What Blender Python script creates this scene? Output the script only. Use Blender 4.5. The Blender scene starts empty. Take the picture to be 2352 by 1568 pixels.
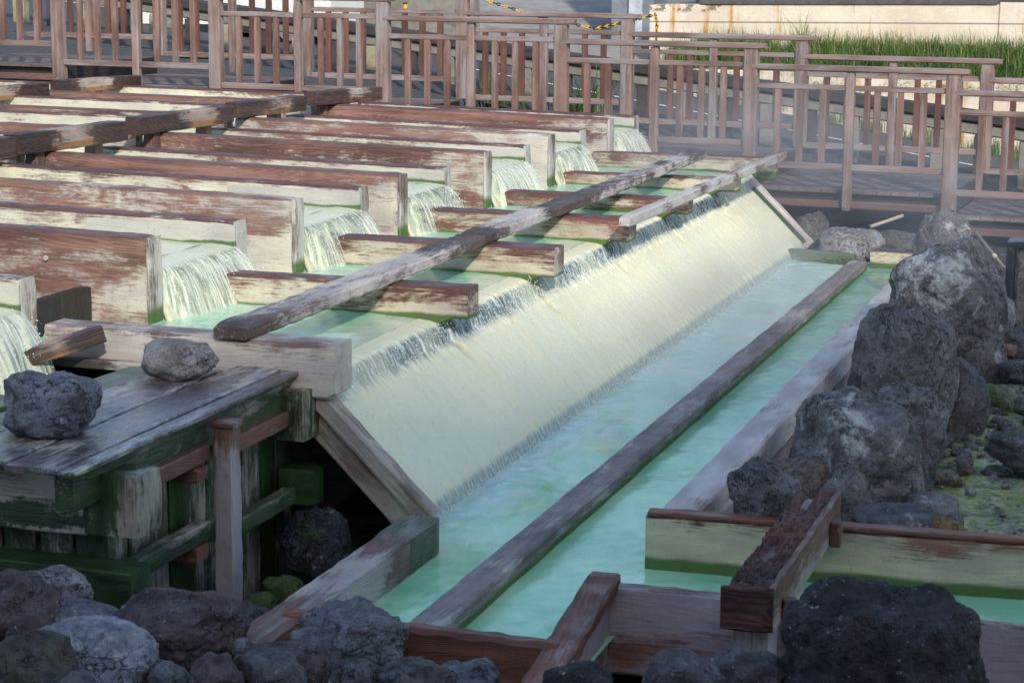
import bpy, bmesh, math, random
from math import radians, sin, cos, pi
from mathutils import Vector, Matrix, noise as MN
random.seed(7)
SC = bpy.context.scene
COL = SC.collection

# ---------------------------------------------------------------- camera
cam_d = bpy.data.cameras.new("camera")
cam = bpy.data.objects.new("camera", cam_d); COL.objects.link(cam)
cam_d.sensor_width = 36.0; cam_d.lens = 36.0 * 4780 / 2352
cam_d.clip_start = 0.1; cam_d.clip_end = 500
a, p, r = radians(18.1), radians(10.55), radians(0.5)
fwd = Vector((-sin(a)*cos(p), cos(a)*cos(p), -sin(p)))
rt = Vector((cos(a), sin(a), 0)); up = rt.cross(fwd)
rt2 = cos(r)*rt + sin(r)*up; up2 = -sin(r)*rt + cos(r)*up
M = Matrix((rt2, up2, -fwd)).transposed().to_4x4(); M.translation = Vector((0, 0, 3.05))
cam.matrix_world = M
SC.camera = cam
cam_d.dof.use_dof = True; cam_d.dof.focus_distance = 14.5; cam_d.dof.aperture_fstop = 10

# ---------------------------------------------------------------- light
SUN_EL, SUN_AZ = radians(31), radians(149)      # azimuth clockwise from +Y
w = bpy.data.worlds.new("World"); SC.world = w; w.use_nodes = True
nt = w.node_tree; nt.nodes.clear()
sk = nt.nodes.new('ShaderNodeTexSky'); sk.sky_type = 'NISHITA'; sk.sun_disc = False
sk.sun_elevation = SUN_EL; sk.sun_rotation = SUN_AZ
bg = nt.nodes.new('ShaderNodeBackground'); bg.inputs[1].default_value = 0.15
ow = nt.nodes.new('ShaderNodeOutputWorld')
nt.links.new(sk.outputs[0], bg.inputs[0]); nt.links.new(bg.outputs[0], ow.inputs[0])
sd = bpy.data.lights.new("sun", 'SUN'); sd.energy = 2.1; sd.angle = radians(2.6); sd.color = (1, .94, .86)
sun = bpy.data.objects.new("sun", sd); COL.objects.link(sun)
tosun = Vector((sin(SUN_AZ)*cos(SUN_EL), cos(SUN_AZ)*cos(SUN_EL), sin(SUN_EL)))
sun.rotation_euler = tosun.to_track_quat('Z', 'Y').to_euler(); sun.location = (20, -30, 25)
SC.view_settings.view_transform = 'Standard'; SC.view_settings.look = 'None'
SC.view_settings.exposure = 0.68; SC.view_settings.gamma = 1
SC.render.engine = 'CYCLES'
SC.cycles.volume_step_rate = 2.0; SC.cycles.volume_max_steps = 64
SC.cycles.max_bounces = 6; SC.cycles.transparent_max_bounces = 8

# ---------------------------------------------------------------- node helper
class NT:
    def __init__(s, name):
        s.m = bpy.data.materials.new(name); s.m.use_nodes = True
        s.t = s.m.node_tree; s.t.nodes.clear()
        s.out = s.n('ShaderNodeOutputMaterial')
    def n(s, typ, **kw):
        nd = s.t.nodes.new(typ)
        for k, v in kw.items(): setattr(nd, k, v)
        return nd
    def l(s, a, b): s.t.links.new(a, b)
    def put(s, sock, v):
        if isinstance(v, bpy.types.NodeSocket): s.l(v, sock)
        else: sock.default_value = v if not (isinstance(v, tuple) and len(v) == 3 and sock.type == 'RGBA') else (*v, 1)
    def math(s, op, a, b=0.0, c=0.0, clamp=False):
        nd = s.n('ShaderNodeMath', operation=op, use_clamp=clamp)
        s.put(nd.inputs[0], a); s.put(nd.inputs[1], b); s.put(nd.inputs[2], c); return nd.outputs[0]
    def vmul(s, v, k):
        nd = s.n('ShaderNodeVectorMath', operation='MULTIPLY'); s.put(nd.inputs[0], v); s.put(nd.inputs[1], k); return nd.outputs[0]
    def vadd(s, v, k):
        nd = s.n('ShaderNodeVectorMath', operation='ADD'); s.put(nd.inputs[0], v); s.put(nd.inputs[1], k); return nd.outputs[0]
    def noise(s, v, scale=1.0, detail=4.0, rough=.55, dist=0.0):
        nd = s.n('ShaderNodeTexNoise'); s.put(nd.inputs['Vector'], v)
        nd.inputs['Scale'].default_value = scale; nd.inputs['Detail'].default_value = detail
        nd.inputs['Roughness'].default_value = rough; nd.inputs['Distortion'].default_value = dist
        return nd.outputs[0]
    def voro(s, v, scale, feature='F1'):
        nd = s.n('ShaderNodeTexVoronoi', feature=feature); s.put(nd.inputs['Vector'], v)
        nd.inputs['Scale'].default_value = scale; return nd.outputs[0]
    def ramp(s, f, a, b, lo=0.0, hi=1.0):     # smooth map a..b -> lo..hi
        nd = s.n('ShaderNodeMapRange', clamp=True, interpolation_type='SMOOTHSTEP')
        s.put(nd.inputs[0], f); s.put(nd.inputs[1], a); s.put(nd.inputs[2], b); s.put(nd.inputs[3], lo); s.put(nd.inputs[4], hi)
        return nd.outputs[0]
    def mix(s, f, a, b):
        nd = s.n('ShaderNodeMix', data_type='RGBA'); s.put(nd.inputs[0], f); s.put(nd.inputs[6], a); s.put(nd.inputs[7], b)
        return nd.outputs[2]
    def sep(s, v):
        nd = s.n('ShaderNodeSeparateXYZ'); s.l(v, nd.inputs[0]); return nd.outputs
    def bump(s, h, strength=.5, dist=.01, nrm=None):
        nd = s.n('ShaderNodeBump'); s.put(nd.inputs['Height'], h)
        nd.inputs['Strength'].default_value = strength; nd.inputs['Distance'].default_value = dist
        if nrm: s.l(nrm, nd.inputs['Normal'])
        return nd.outputs[0]
    def bsdf(s, col, rough=.6, nrm=None, **kw):
        b = s.n('ShaderNodeBsdfPrincipled'); s.put(b.inputs['Base Color'], col); s.put(b.inputs['Roughness'], rough)
        if nrm: s.l(nrm, b.inputs['Normal'])
        for k, v in kw.items(): s.put(b.inputs[k], v)
        return b.outputs[0]
    def fin(s, sh): s.l(sh, s.out.inputs[0]); return s.m
    def local(s):        # object coordinates shifted per object, so that no two boards share a figure
        tc = s.n('ShaderNodeTexCoord'); oi = s.n('ShaderNodeObjectInfo')
        sc = s.n('ShaderNodeVectorMath', operation='SCALE'); sc.inputs[0].default_value = (37.1, 19.7, 53.3); s.l(oi.outputs['Random'], sc.inputs['Scale'])
        return s.vadd(tc.outputs['Object'], sc.outputs[0]), tc.outputs['Generated'], tc.outputs['Object'], oi.outputs['Random']
    def world(s): return s.n('ShaderNodeNewGeometry').outputs['Position']

CREAM = (.70, .63, .47)
def wood(name, base=(.26, .105, .07), dark=(.085, .035, .028), dep=CREAM, dep_bias=-.2, dep_x=0., dep_down=0., dep_up=0.,
         grey=0.0, algae_z=None, algae_w=.05, algae_amt=0.0, rough=.62, top_dark=0.0, fig=1.0, depcol2=None, dep_mid=0.0, low=None):
    """weathered timber: long grain along local X, mineral crust by threshold, algae by world height"""
    n = NT(name); v, g, o, rnd = n.local()
    warp = n.noise(n.vmul(v, (.7, 3., 3.)), 1.0, 3)
    fine = n.noise(n.vmul(v, (2.5, 70, 70)), 1.0, 5, .6)
    knot = n.math('MULTIPLY', n.noise(n.vmul(v, (.45, 3.2, 3.2)), 1.0, 1.0, .3), 46.0)
    ring = n.math('PINGPONG', n.math('ADD', knot, n.math('MULTIPLY', fine, 1.5)), .5)
    ring = n.ramp(ring, .0, .5)
    streak = n.noise(n.vmul(v, (.5, 22, 22)), 1.0, 4, .55)
    tone = n.math('ADD', n.math('MULTIPLY', ring, .22*fig), n.math('MULTIPLY', fine, .55))
    tone = n.math('ADD', tone, n.math('MULTIPLY', n.math('SUBTRACT', streak, .5), 1.2))
    tone = n.math('ADD', tone, n.math('MULTIPLY', n.math('SUBTRACT', warp, .5), 1.4), clamp=True)
    col = n.mix(n.ramp(tone, .15, .95), dark, base)
    col = n.mix(n.math('MULTIPLY', n.ramp(n.noise(v, 1.3, 3), .35, .7), .5), col, n.mix(.5, col, (base[0]*1.5, base[1]*1.25, base[2]*1.1)))
    if grey: col = n.mix(n.ramp(n.noise(n.vmul(v, (1, 8, 8)), 1.0, 6, .65), .75-grey*.7, .95-grey*.6), col, n.mix(fine, (.16, .14, .14), (.44, .39, .385)))
    gx, gy, gz = n.sep(g)
    if top_dark:
        nz = n.sep(n.n('ShaderNodeNewGeometry').outputs['Normal'])[2]
        col = n.mix(n.math('MULTIPLY', n.ramp(nz, .3, .7), top_dark), col, n.mix(fine, (.05, .022, .02), (.13, .06, .055)))
    # mineral crust
    m = n.noise(n.vmul(v, (1.5, 3.6, 3.6)), 1.0, 10, .66, .25)
    m = n.math('ADD', m, dep_bias)
    m = n.math('ADD', m, n.math('MULTIPLY', n.math('POWER', gx, 3.0), dep_x))
    m = n.math('ADD', m, n.math('MULTIPLY', n.math('SUBTRACT', 1.0, gz), dep_down))
    m = n.math('ADD', m, n.math('MULTIPLY', gz, dep_up))
    if dep_mid:
        q = n.math('ADD', n.math('MULTIPLY_ADD', gx, 2.0, -1.35), n.math('MULTIPLY', rnd, .55)); m = n.math('ADD', m, n.math('MULTIPLY', n.math('SUBTRACT', 1.0, n.math('MULTIPLY', n.math('MULTIPLY', q, q), 2.2)), dep_mid))
    m = n.math('SUBTRACT', m, n.math('MULTIPLY', ring, .05*fig))
    m = n.math('SUBTRACT', m, n.math('MULTIPLY', n.math('SUBTRACT', streak, .5), .22))
    if top_dark: m = n.math('SUBTRACT', m, n.math('MULTIPLY', n.ramp(nz, .3, .7), .22*top_dark))
    m = n.math('ADD', m, n.math('MULTIPLY', n.math('SUBTRACT', n.noise(v, 38, 3), .5), .10))
    m = n.math('ADD', m, n.math('MULTIPLY', n.math('SUBTRACT', n.noise(n.vmul(v, (4, 85, 85)), 1.0, 4, .6), .5), .34))
    mask = n.ramp(m, .35, .54)
    dcol = n.mix(n.ramp(n.noise(n.vmul(v, (2, 6, 6)), 1.0, 5), .3, .75), depcol2 or (dep[0]*.72, dep[1]*.71, dep[2]*.78), dep)
    if low: dcol = n.mix(n.ramp(n.math('ADD', gz, n.math('MULTIPLY', n.noise(n.vmul(v, (2, 20, 20)), 1.0, 4), .3)), .62, .45), dcol, low)
    dcol = n.mix(n.ramp(n.noise(v, 55, 3, .7), .62, .72, 0, .55), dcol, (.22, .16, .12))
    col = n.mix(mask, col, dcol)
    rg = n.math('ADD', n.ramp(n.noise(v, 6, 4), .3, .7, rough-.18, rough+.1), n.math('MULTIPLY', mask, .12))
    if algae_z is not None or algae_amt:
        wz = n.sep(n.world())[2]
        wob = n.math('MULTIPLY', n.math('SUBTRACT', n.noise(n.vmul(v, (3, 3, 3)), 1.0, 5), .5), .06)
        gcol = n.mix(n.noise(v, 9, 5), (.012, .06, .01), (.09, .20, .015))
        if algae_z is not None:
            f = n.ramp(n.math('ADD', wz, wob), algae_z+algae_w, algae_z+algae_w*.45)
            col = n.mix(n.math('MULTIPLY', f, .92), col, gcol)
        if algae_amt:
            f2 = n.ramp(n.math('ADD', n.noise(n.vmul(v, (2, 7, 7)), 1.0, 7, .65), n.math('ADD', n.math('MULTIPLY', n.math('SUBTRACT', .5, gz), .25), n.math('MULTIPLY', n.math('SUBTRACT', n.noise(v, 26, 6, .7), .5), .45))), .72-algae_amt*.5, .80-algae_amt*.42)
            col = n.mix(n.math('MULTIPLY', f2, .95), col, n.mix(n.ramp(n.noise(n.vmul(v, (2, 9, 9)), 1.0, 6, .65), .3, .7), (.006, .022, .012), (.05, .10, .03)))
            rg = n.mix(f2, rg, (.4, .4, .4))
    h = n.math('ADD', n.math('MULTIPLY', tone, .6), n.math('MULTIPLY', mask, .45))
    h = n.math('ADD', h, n.math('MULTIPLY', n.noise(v, 30, 6, .65), .5))
    return n.fin(n.bsdf(col, rg, n.bump(h, .75, .008)))

def grad_rock(name, base, light, splash=0.0, splash_col=(.62, .62, .6), green=0.0, tint2=None, rough=.8, pores=0.3):
    n = NT(name); v, g, o, rnd = n.local()
    a = n.noise(v, 5.5, 8, .62); b = n.noise(v, 24, 6, .65)
    col = n.mix(n.ramp(n.math('ADD', n.math('MULTIPLY', a, .6), n.math('MULTIPLY', b, .4)), .36, .64), base, light)
    if tint2: col = n.mix(n.ramp(n.noise(v, 3.2, 5), .52, .66), col, tint2)
    crack = n.voro(n.vadd(v, n.n('ShaderNodeTexNoise').outputs[1]), 4.5, 'DISTANCE_TO_EDGE')
    nd = [q for q in n.t.nodes if q.bl_idname == 'ShaderNodeTexNoise'][-1]; n.put(nd.inputs['Vector'], v); nd.inputs['Scale'].default_value = 6; nd.inputs['Detail'].default_value = 5
    ck = n.ramp(crack, .0, .035)
    crm = n.ramp(n.noise(v, 2.6, 3), .42, .58)
    ckm = n.math('SUBTRACT', 1.0, n.math('MULTIPLY', n.math('SUBTRACT', 1.0, ck), crm))
    col = n.mix(ckm, (base[0]*.35, base[1]*.35, base[2]*.35), col)
    pore = n.math('MULTIPLY', n.ramp(n.voro(v, 60), .12, .32), n.ramp(n.voro(v, 24), .10, .30))
    if splash:
        s1 = n.noise(v, 4.2, 9, .72, .4); s1 = n.math('ADD', s1, n.math('MULTIPLY', n.math('SUBTRACT', n.noise(v, 1.7, 2), .5), .5))
        f = n.ramp(s1, .70-splash*.22, .80-splash*.18)
        col = n.mix(n.math('MULTIPLY', f, .85), col, splash_col)
        f = n.ramp(n.noise(v, 30, 5, .7), .62, .70)
        col = n.mix(n.math('MULTIPLY', f, .75), col, splash_col)
    rf = n.ramp(n.noise(v, 7.5, 5, .7), .66, .74); col = n.mix(n.math('MULTIPLY', rf, .45), col, (base[0]*1.6+.05, base[1]*1.1+.02, base[2]*.8))
    if green:
        f = n.ramp(n.noise(v, 3.5, 6, .6), .62-green*.3, .74-green*.3)
        col = n.mix(n.math('MULTIPLY', f, .85), col, n.mix(b, (.02, .05, .012), (.13, .2, .03)))
    h = n.math('ADD', n.math('MULTIPLY', a, 1.0), n.math('MULTIPLY', b, .6))
    h = n.math('ADD', h, n.math('MULTIPLY', ckm, .5)); h = n.math('ADD', h, n.math('MULTIPLY', pore, pores*.5))
    h = n.math('ADD', h, n.math('MULTIPLY', n.noise(v, 90, 3), .12))
    return n.fin(n.bsdf(col, rough, n.bump(h, 1.0, .045)))

# ---------------------------------------------------------------- object helpers
def tag(o, label, cat, group=None):
    o['label'] = label; o['category'] = cat
    if group: o['group'] = group
    return o
def kind(o, k): o['kind'] = k; return o
def thing(name, label, cat, loc, rz=0.0, group=None):
    e = bpy.data.objects.new(name, None); COL.objects.link(e); e.empty_display_size = .2
    e.location = loc; e.rotation_euler = (0, 0, rz); return tag(e, label, cat, group)
def link(name, me, mat, parent=None, Mx=None, smooth=False):
    if mat: me.materials.append(mat)
    if smooth: me.polygons.foreach_set('use_smooth', [True]*len(me.polygons))
    o = bpy.data.objects.new(name, me); COL.objects.link(o)
    Mx = Mx or Matrix.Identity(4)
    if parent:
        o.parent = parent
        loc = parent.location if not parent.get('_local') else Vector((0, 0, 0))
        q = parent; off = Vector((0, 0, 0))
        while q: off += q.location; q = q.parent
        Mx = Matrix.Translation(-off) @ Mx
    o.matrix_basis = Mx
    return o
def rawmesh(name, V, F):
    me = bpy.data.meshes.new(name); me.from_pydata([tuple(q) for q in V], [], F); me.update(); return me
def board(name, p0, p1, wid, hei, mat, parent=None, up=(0, 0, 1), cham=.008, jit=.003, seg=None, skew0=0., skew1=0., wob=.0, notch=None):
    """chamfered timber from p0 to p1 (centre line); slightly uneven edges; a mesh with its grain along local X"""
    p0, p1 = Vector(p0), Vector(p1); d = p1-p0; L = d.length; x = d.normalized()
    upv = Vector(up); y = upv.cross(x).normalized(); z = x.cross(y)
    mid = (p0+p1)/2
    Mx = Matrix((x, y, z)).transposed().to_4x4(); Mx.translation = mid
    n = seg or max(3, min(60, int(L/.07)))
    c = min(cham, wid*.3, hei*.3); a, b = wid/2, hei/2
    prof = [(-a, -b+c), (-a, b-c), (-a+c, b), (a-c, b), (a, b-c), (a, -b+c), (a-c, -b), (-a+c, -b)]
    sd_ = random.random()*100
    V = []; F = []
    for i in range(n+1):
        t = i/n; X = -L/2+L*t
        for k, (yy, zz) in enumerate(prof):
            jx = MN.noise((X*6+sd_, k*3.1, 1))*jit; jy = MN.noise((X*9+sd_, k*3.1, 5))*jit; jz = MN.noise((X*9+sd_, k*3.1, 9))*jit
            sk_ = skew0*(1-t)*(yy/a) + skew1*t*(yy/a)
            q = Vector((X+(jx if 0 < i < n else 0)+sk_, yy+jy, zz+jz+wob*MN.noise((X*1.2+sd_, 3, 3))))
            if i in (0, n): q.y *= 1-c*.5/a; q.z *= 1-c*.5/b
            V.append(q)
    for i in range(n):
        for k in range(8):
            k2 = (k+1) % 8; F.append((i*8+k, i*8+k2, (i+1)*8+k2, (i+1)*8+k))
    F.append(tuple(range(7, -1, -1))); F.append(tuple(n*8+k for k in range(8)))
    me = rawmesh(name, V, F)
    bm = bmesh.new(); bm.from_mesh(me); bmesh.ops.recalc_face_normals(bm, faces=bm.faces); bm.to_mesh(me); bm.free()
    return link(name, me, mat, parent, Mx)
def box(name, x0, x1, y0, y1, z0, z1, mat, parent=None, axis='x', **kw):
    if axis == 'x': return board(name, (x0, (y0+y1)/2, (z0+z1)/2), (x1, (y0+y1)/2, (z0+z1)/2), y1-y0, z1-z0, mat, parent, **kw)
    if axis == 'y': return board(name, ((x0+x1)/2, y0, (z0+z1)/2), ((x0+x1)/2, y1, (z0+z1)/2), x1-x0, z1-z0, mat, parent, **kw)
    return board(name, ((x0+x1)/2, (y0+y1)/2, z0), ((x0+x1)/2, (y0+y1)/2, z1), y1-y0, x1-x0, mat, parent, up=(1, 0, 0), **kw)
def grid(name, fn, nu, nv, mat, parent=None, uv=None, smooth=True):
    V = [fn(i/nu, j/nv) for j in range(nv+1) for i in range(nu+1)]
    F = [(j*(nu+1)+i, j*(nu+1)+i+1, (j+1)*(nu+1)+i+1, (j+1)*(nu+1)+i) for j in range(nv) for i in range(nu)]
    me = rawmesh(name, V, F)
    if uv:
        l = me.uv_layers.new(name='UVMap'); P = [uv(i/nu, j/nv) for j in range(nv+1) for i in range(nu+1)]
        buf = []
        for lp in me.loops: buf.extend(P[lp.vertex_index])
        l.data.foreach_set('uv', buf)
    return link(name, me, mat, parent, smooth=smooth)
def rock_mesh(rx, ry, rz, sub, rough, facets, seed, box=False):
    rs = random.Random(seed); bm = bmesh.new(); bmesh.ops.create_icosphere(bm, subdivisions=sub, radius=1.0)
    pl = []
    for k in range(facets):
        d = Vector((rs.uniform(-1, 1), rs.uniform(-1, 1), rs.uniform(-.8, 1))).normalized(); pl.append((d, rs.uniform(.74, .97)))
    off = Vector((seed*3.7, seed*1.3, seed*.7)); pw = 3.7 if box else 2.7
    for v in bm.verts:
        q = v.co.copy(); q /= (abs(q.x)**pw+abs(q.y)**pw+abs(q.z)**pw)**(1/pw)
        for d, h in pl:
            s = q.dot(d)
            if s > h: q -= d*(s-h)*.8
        nrm = v.co.normalized()
        k = .22*MN.noise(nrm*1.1+off) + rough*(.15*MN.noise(nrm*2.4+off) + .10*(abs(MN.noise(nrm*3.6+off))-.22) + .06*(abs(MN.noise(nrm*8+off))-.2)) + rough*.028*MN.noise(nrm*19+off) + rough*.013*MN.noise(nrm*45+off)
        q += nrm*k; q = q*(1.02 if not box else .97)
        v.co = Vector((q.x*rx, q.y*ry, q.z*rz))
    me = bpy.data.meshes.new('rock'); bm.to_mesh(me); bm.free(); return me

# ================================================================ materials
W_FENCE = wood('fence_timber', (.37, .275, .24), (.14, .088, .072), dep_bias=-2, grey=.45, fig=.4, rough=.8)
W_FENCE2 = wood('fence_timber_red', (.24, .115, .085), (.09, .04, .03), dep_bias=-2, grey=.15, fig=.4, rough=.75)
W_FENCEB = wood('fence_baluster_timber', (.36, .235, .195), (.14, .075, .058), dep_bias=-2, grey=.36, fig=.4, rough=.8)
W_DECK = wood('deck_timber', (.20, .16, .145), (.10, .076, .068), dep_bias=-2, grey=.4, rough=.85)  # base darkened to carry the deep shade lying on the deck
W_FASCIA = wood('fascia_timber', (.27, .14, .11), (.11, .06, .05), dep_bias=-2, grey=.2, rough=.8)
W_NEAR = wood('flume_outer_timber', (.35, .205, .155), (.105, .05, .038), dep=(.63, .56, .45), dep_bias=-.20, dep_x=.15, dep_down=.10, algae_z=None, top_dark=.6)
W_NEARP = wood('flume_outer_timber_pale', (.38, .24, .19), (.16, .08, .06), dep=(.66, .60, .50), dep_bias=-.10, dep_x=.13, dep_down=.12, top_dark=.4)
W_FAR = wood('flume_inner_timber', (.27, .14, .105), (.09, .042, .032), dep_bias=-.03, dep_x=.06, dep_down=.45, top_dark=.8, low=None)
W_LINER = wood('lining_timber', (.3, .2, .15), (.2, .12, .09), dep=(.54, .52, .44), dep_bias=.16, dep_down=.1, algae_z=1.112, algae_w=.03)
W_SPILL = wood('spill_crust', (.5, .45, .3), (.3, .3, .2), dep=(.76, .73, .50), dep_bias=.3)
W_END = wood('flume_end_timber', (.3, .2, .16), (.08, .06, .05), dep=(.62, .58, .48), dep_bias=.02, algae_z=.80, algae_w=.12)
W_DIV = wood('divider_timber', (.22, .10, .075), (.09, .04, .03), dep=(.64, .57, .44), depcol2=(.42, .35, .27), dep_bias=-.07, dep_down=.16, top_dark=.6, algae_z=.765, algae_w=.045)
W_DIVR = wood('divider_timber_brown_end', (.20, .075, .055), (.08, .03, .024), dep=(.68, .60, .44), dep_bias=-.02, dep_x=-.10, dep_down=.22, top_dark=.5, algae_z=.765, algae_w=.045)
W_DIV0 = wood('front_divider_timber', (.22, .13, .10), (.10, .06, .05), dep=(.62, .56, .47), dep_bias=.05, dep_down=.1, top_dark=.25)
W_PLANK = wood('flaking_plank_timber', (.115, .08, .066), (.05, .036, .033), dep=(.56, .50, .45), dep_bias=-.06, dep_mid=.10, fig=1.0, rough=.75)
W_CHAR = wood('blackened_beam_timber', (.11, .06, .05), (.025, .016, .015), dep=(.46, .38, .33), depcol2=(.26, .17, .13), dep_bias=-.40, dep_mid=.46, low=(.30, .14, .055), fig=1.0)
W_CHAN = wood('channel_beam_timber', (.27, .23, .215), (.11, .09, .085), dep=(.50, .46, .40), dep_bias=-.13, dep_down=.12, grey=.35, algae_z=.01, algae_w=.04, fig=1.4)
W_CHANR = wood('red_channel_timber', (.25, .14, .11), (.09, .05, .04), dep=(.52, .47, .42), dep_bias=-.30, dep_mid=.36, grey=.35, fig=1.6, algae_amt=.2)
W_WALL = wood('channel_wall_timber', (.40, .30, .27), (.2, .13, .11), dep=(.68, .63, .60), depcol2=(.42, .37, .35), dep_bias=.03, dep_up=.06, algae_z=.0, algae_w=.03, rough=.85)
W_TROUGH = wood('trough_inner_timber', (.3, .13, .09), (.13, .05, .04), dep=(.70, .63, .41), depcol2=(.38, .34, .25), dep_bias=-.03, dep_down=.22, top_dark=.85, algae_z=.03, algae_w=.055)
W_TROUT = wood('trough_outer_timber', (.32, .16, .11), (.12, .05, .036), dep=(.46, .39, .38), dep_bias=-.10, dep_up=.24, top_dark=.75, fig=.7)
W_RED = wood('red_board_timber', (.30, .115, .065), (.11, .042, .028), dep=(.5, .42, .36), dep_bias=-.26, dep_up=.06, fig=1.1)
W_ROT = wood('rotten_timber', (.15, .048, .035), (.022, .011, .010), dep=(.30, .26, .24), dep_bias=-.28, grey=.1, fig=1.8, rough=.8)
W_ROTS = wood('rotten_side_timber', (.22, .11, .08), (.06, .026, .02), dep=(.40, .32, .26), dep_bias=-.18, dep_down=.2, fig=1.2)
W_LID = wood('lid_timber', (.20, .165, .175), (.06, .048, .055), dep=(.60, .60, .42), depcol2=(.36, .34, .40), dep_bias=-.08, algae_amt=.50, fig=1.1, rough=.30)
W_LIDG = wood('lid_timber_green', (.17, .19, .15), (.07, .09, .06), dep=(.4, .4, .36), dep_bias=-.2, algae_amt=.3, grey=.2, fig=1.4, rough=.5)
W_MOSS = wood('mossy_timber', (.12, .13, .08), (.03, .045, .025), dep=(.46, .43, .33), dep_bias=-.07, algae_amt=.66, fig=.8)
W_MOSSD = wood('mossy_panel_timber', (.10, .12, .07), (.02, .035, .02), dep=(.46, .41, .32), dep_bias=-.07, algae_amt=.66)
W_MOSSG = wood('green_sill_timber', (.05, .09, .03), (.015, .04, .012), dep_bias=-2, algae_amt=.9, rough=.4)
W_RAILR = wood('red_rail_timber', (.26, .12, .085), (.12, .055, .04), dep=(.5, .45, .4), dep_bias=-.2, algae_amt=.12, rough=.5)
W_POST = wood('split_post_timber', (.36, .23, .19), (.15, .07, .055), dep=(.5, .45, .43), dep_bias=.14, dep_x=-.3, fig=1.2)
W_SIDE = wood('cascade_side_timber', (.36, .29, .22), (.15, .11, .085), dep=(.52, .47, .38), dep_bias=.0, fig=.7, algae_amt=.05, rough=.85)
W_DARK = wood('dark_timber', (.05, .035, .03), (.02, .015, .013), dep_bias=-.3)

ROCKM = dict(
    dark=grad_rock('rock_dark', (.045, .042, .044), (.16, .15, .155), .35),
    black=grad_rock('rock_black', (.016, .015, .017), (.065, .062, .068), .05, tint2=(.05, .03, .03)),
    brown=grad_rock('rock_brown', (.045, .033, .034), (.15, .115, .12), .1, tint2=(.13, .07, .06)),
    blue=grad_rock('rock_blue', (.09, .098, .11), (.25, .265, .29), .1),
    bluepale=grad_rock('rock_pale_blue', (.12, .13, .15), (.42, .44, .49), .35),
    bluetop=grad_rock('rock_blue_topped', (.05, .05, .055), (.20, .22, .27), .2),
    pale=grad_rock('rock_pale', (.14, .13, .14), (.44, .42, .43), .3, pores=.9),
    moss=grad_rock('rock_olive', (.03, .028, .024), (.11, .10, .075), 0, green=.08),
    green=grad_rock('rock_green', (.04, .07, .04), (.12, .17, .11), 0, green=1.0),
    greenpale=grad_rock('rock_green_pale', (.09, .10, .07), (.30, .31, .22), .2, green=.45),
    greyrock=grad_rock('rock_grey', (.13, .125, .12), (.32, .31, .30), .1, rough=.7),
    spot=grad_rock('rock_spotted', (.075, .072, .07), (.24, .23, .225), .45),
    splash=grad_rock('rock_splashed', (.085, .082, .08), (.26, .25, .245), .85),
    mist=grad_rock('rock_misty', (.06, .055, .05), (.17, .16, .15), .3),
    brownpale=grad_rock('rock_tan', (.10, .08, .065), (.28, .22, .18), .1, tint2=(.13, .13, .14)),
    ochre=grad_rock('rock_ochre', (.12, .08, .03), (.34, .22, .06), 0, tint2=(.09, .09, .09)),
    orange=grad_rock('rock_orange', (.2, .11, .06), (.42, .27, .17), 0),
    wet=grad_rock('rock_wet', (.012, .013, .016), (.05, .06, .06), .1, green=.3, rough=.3))

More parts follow.
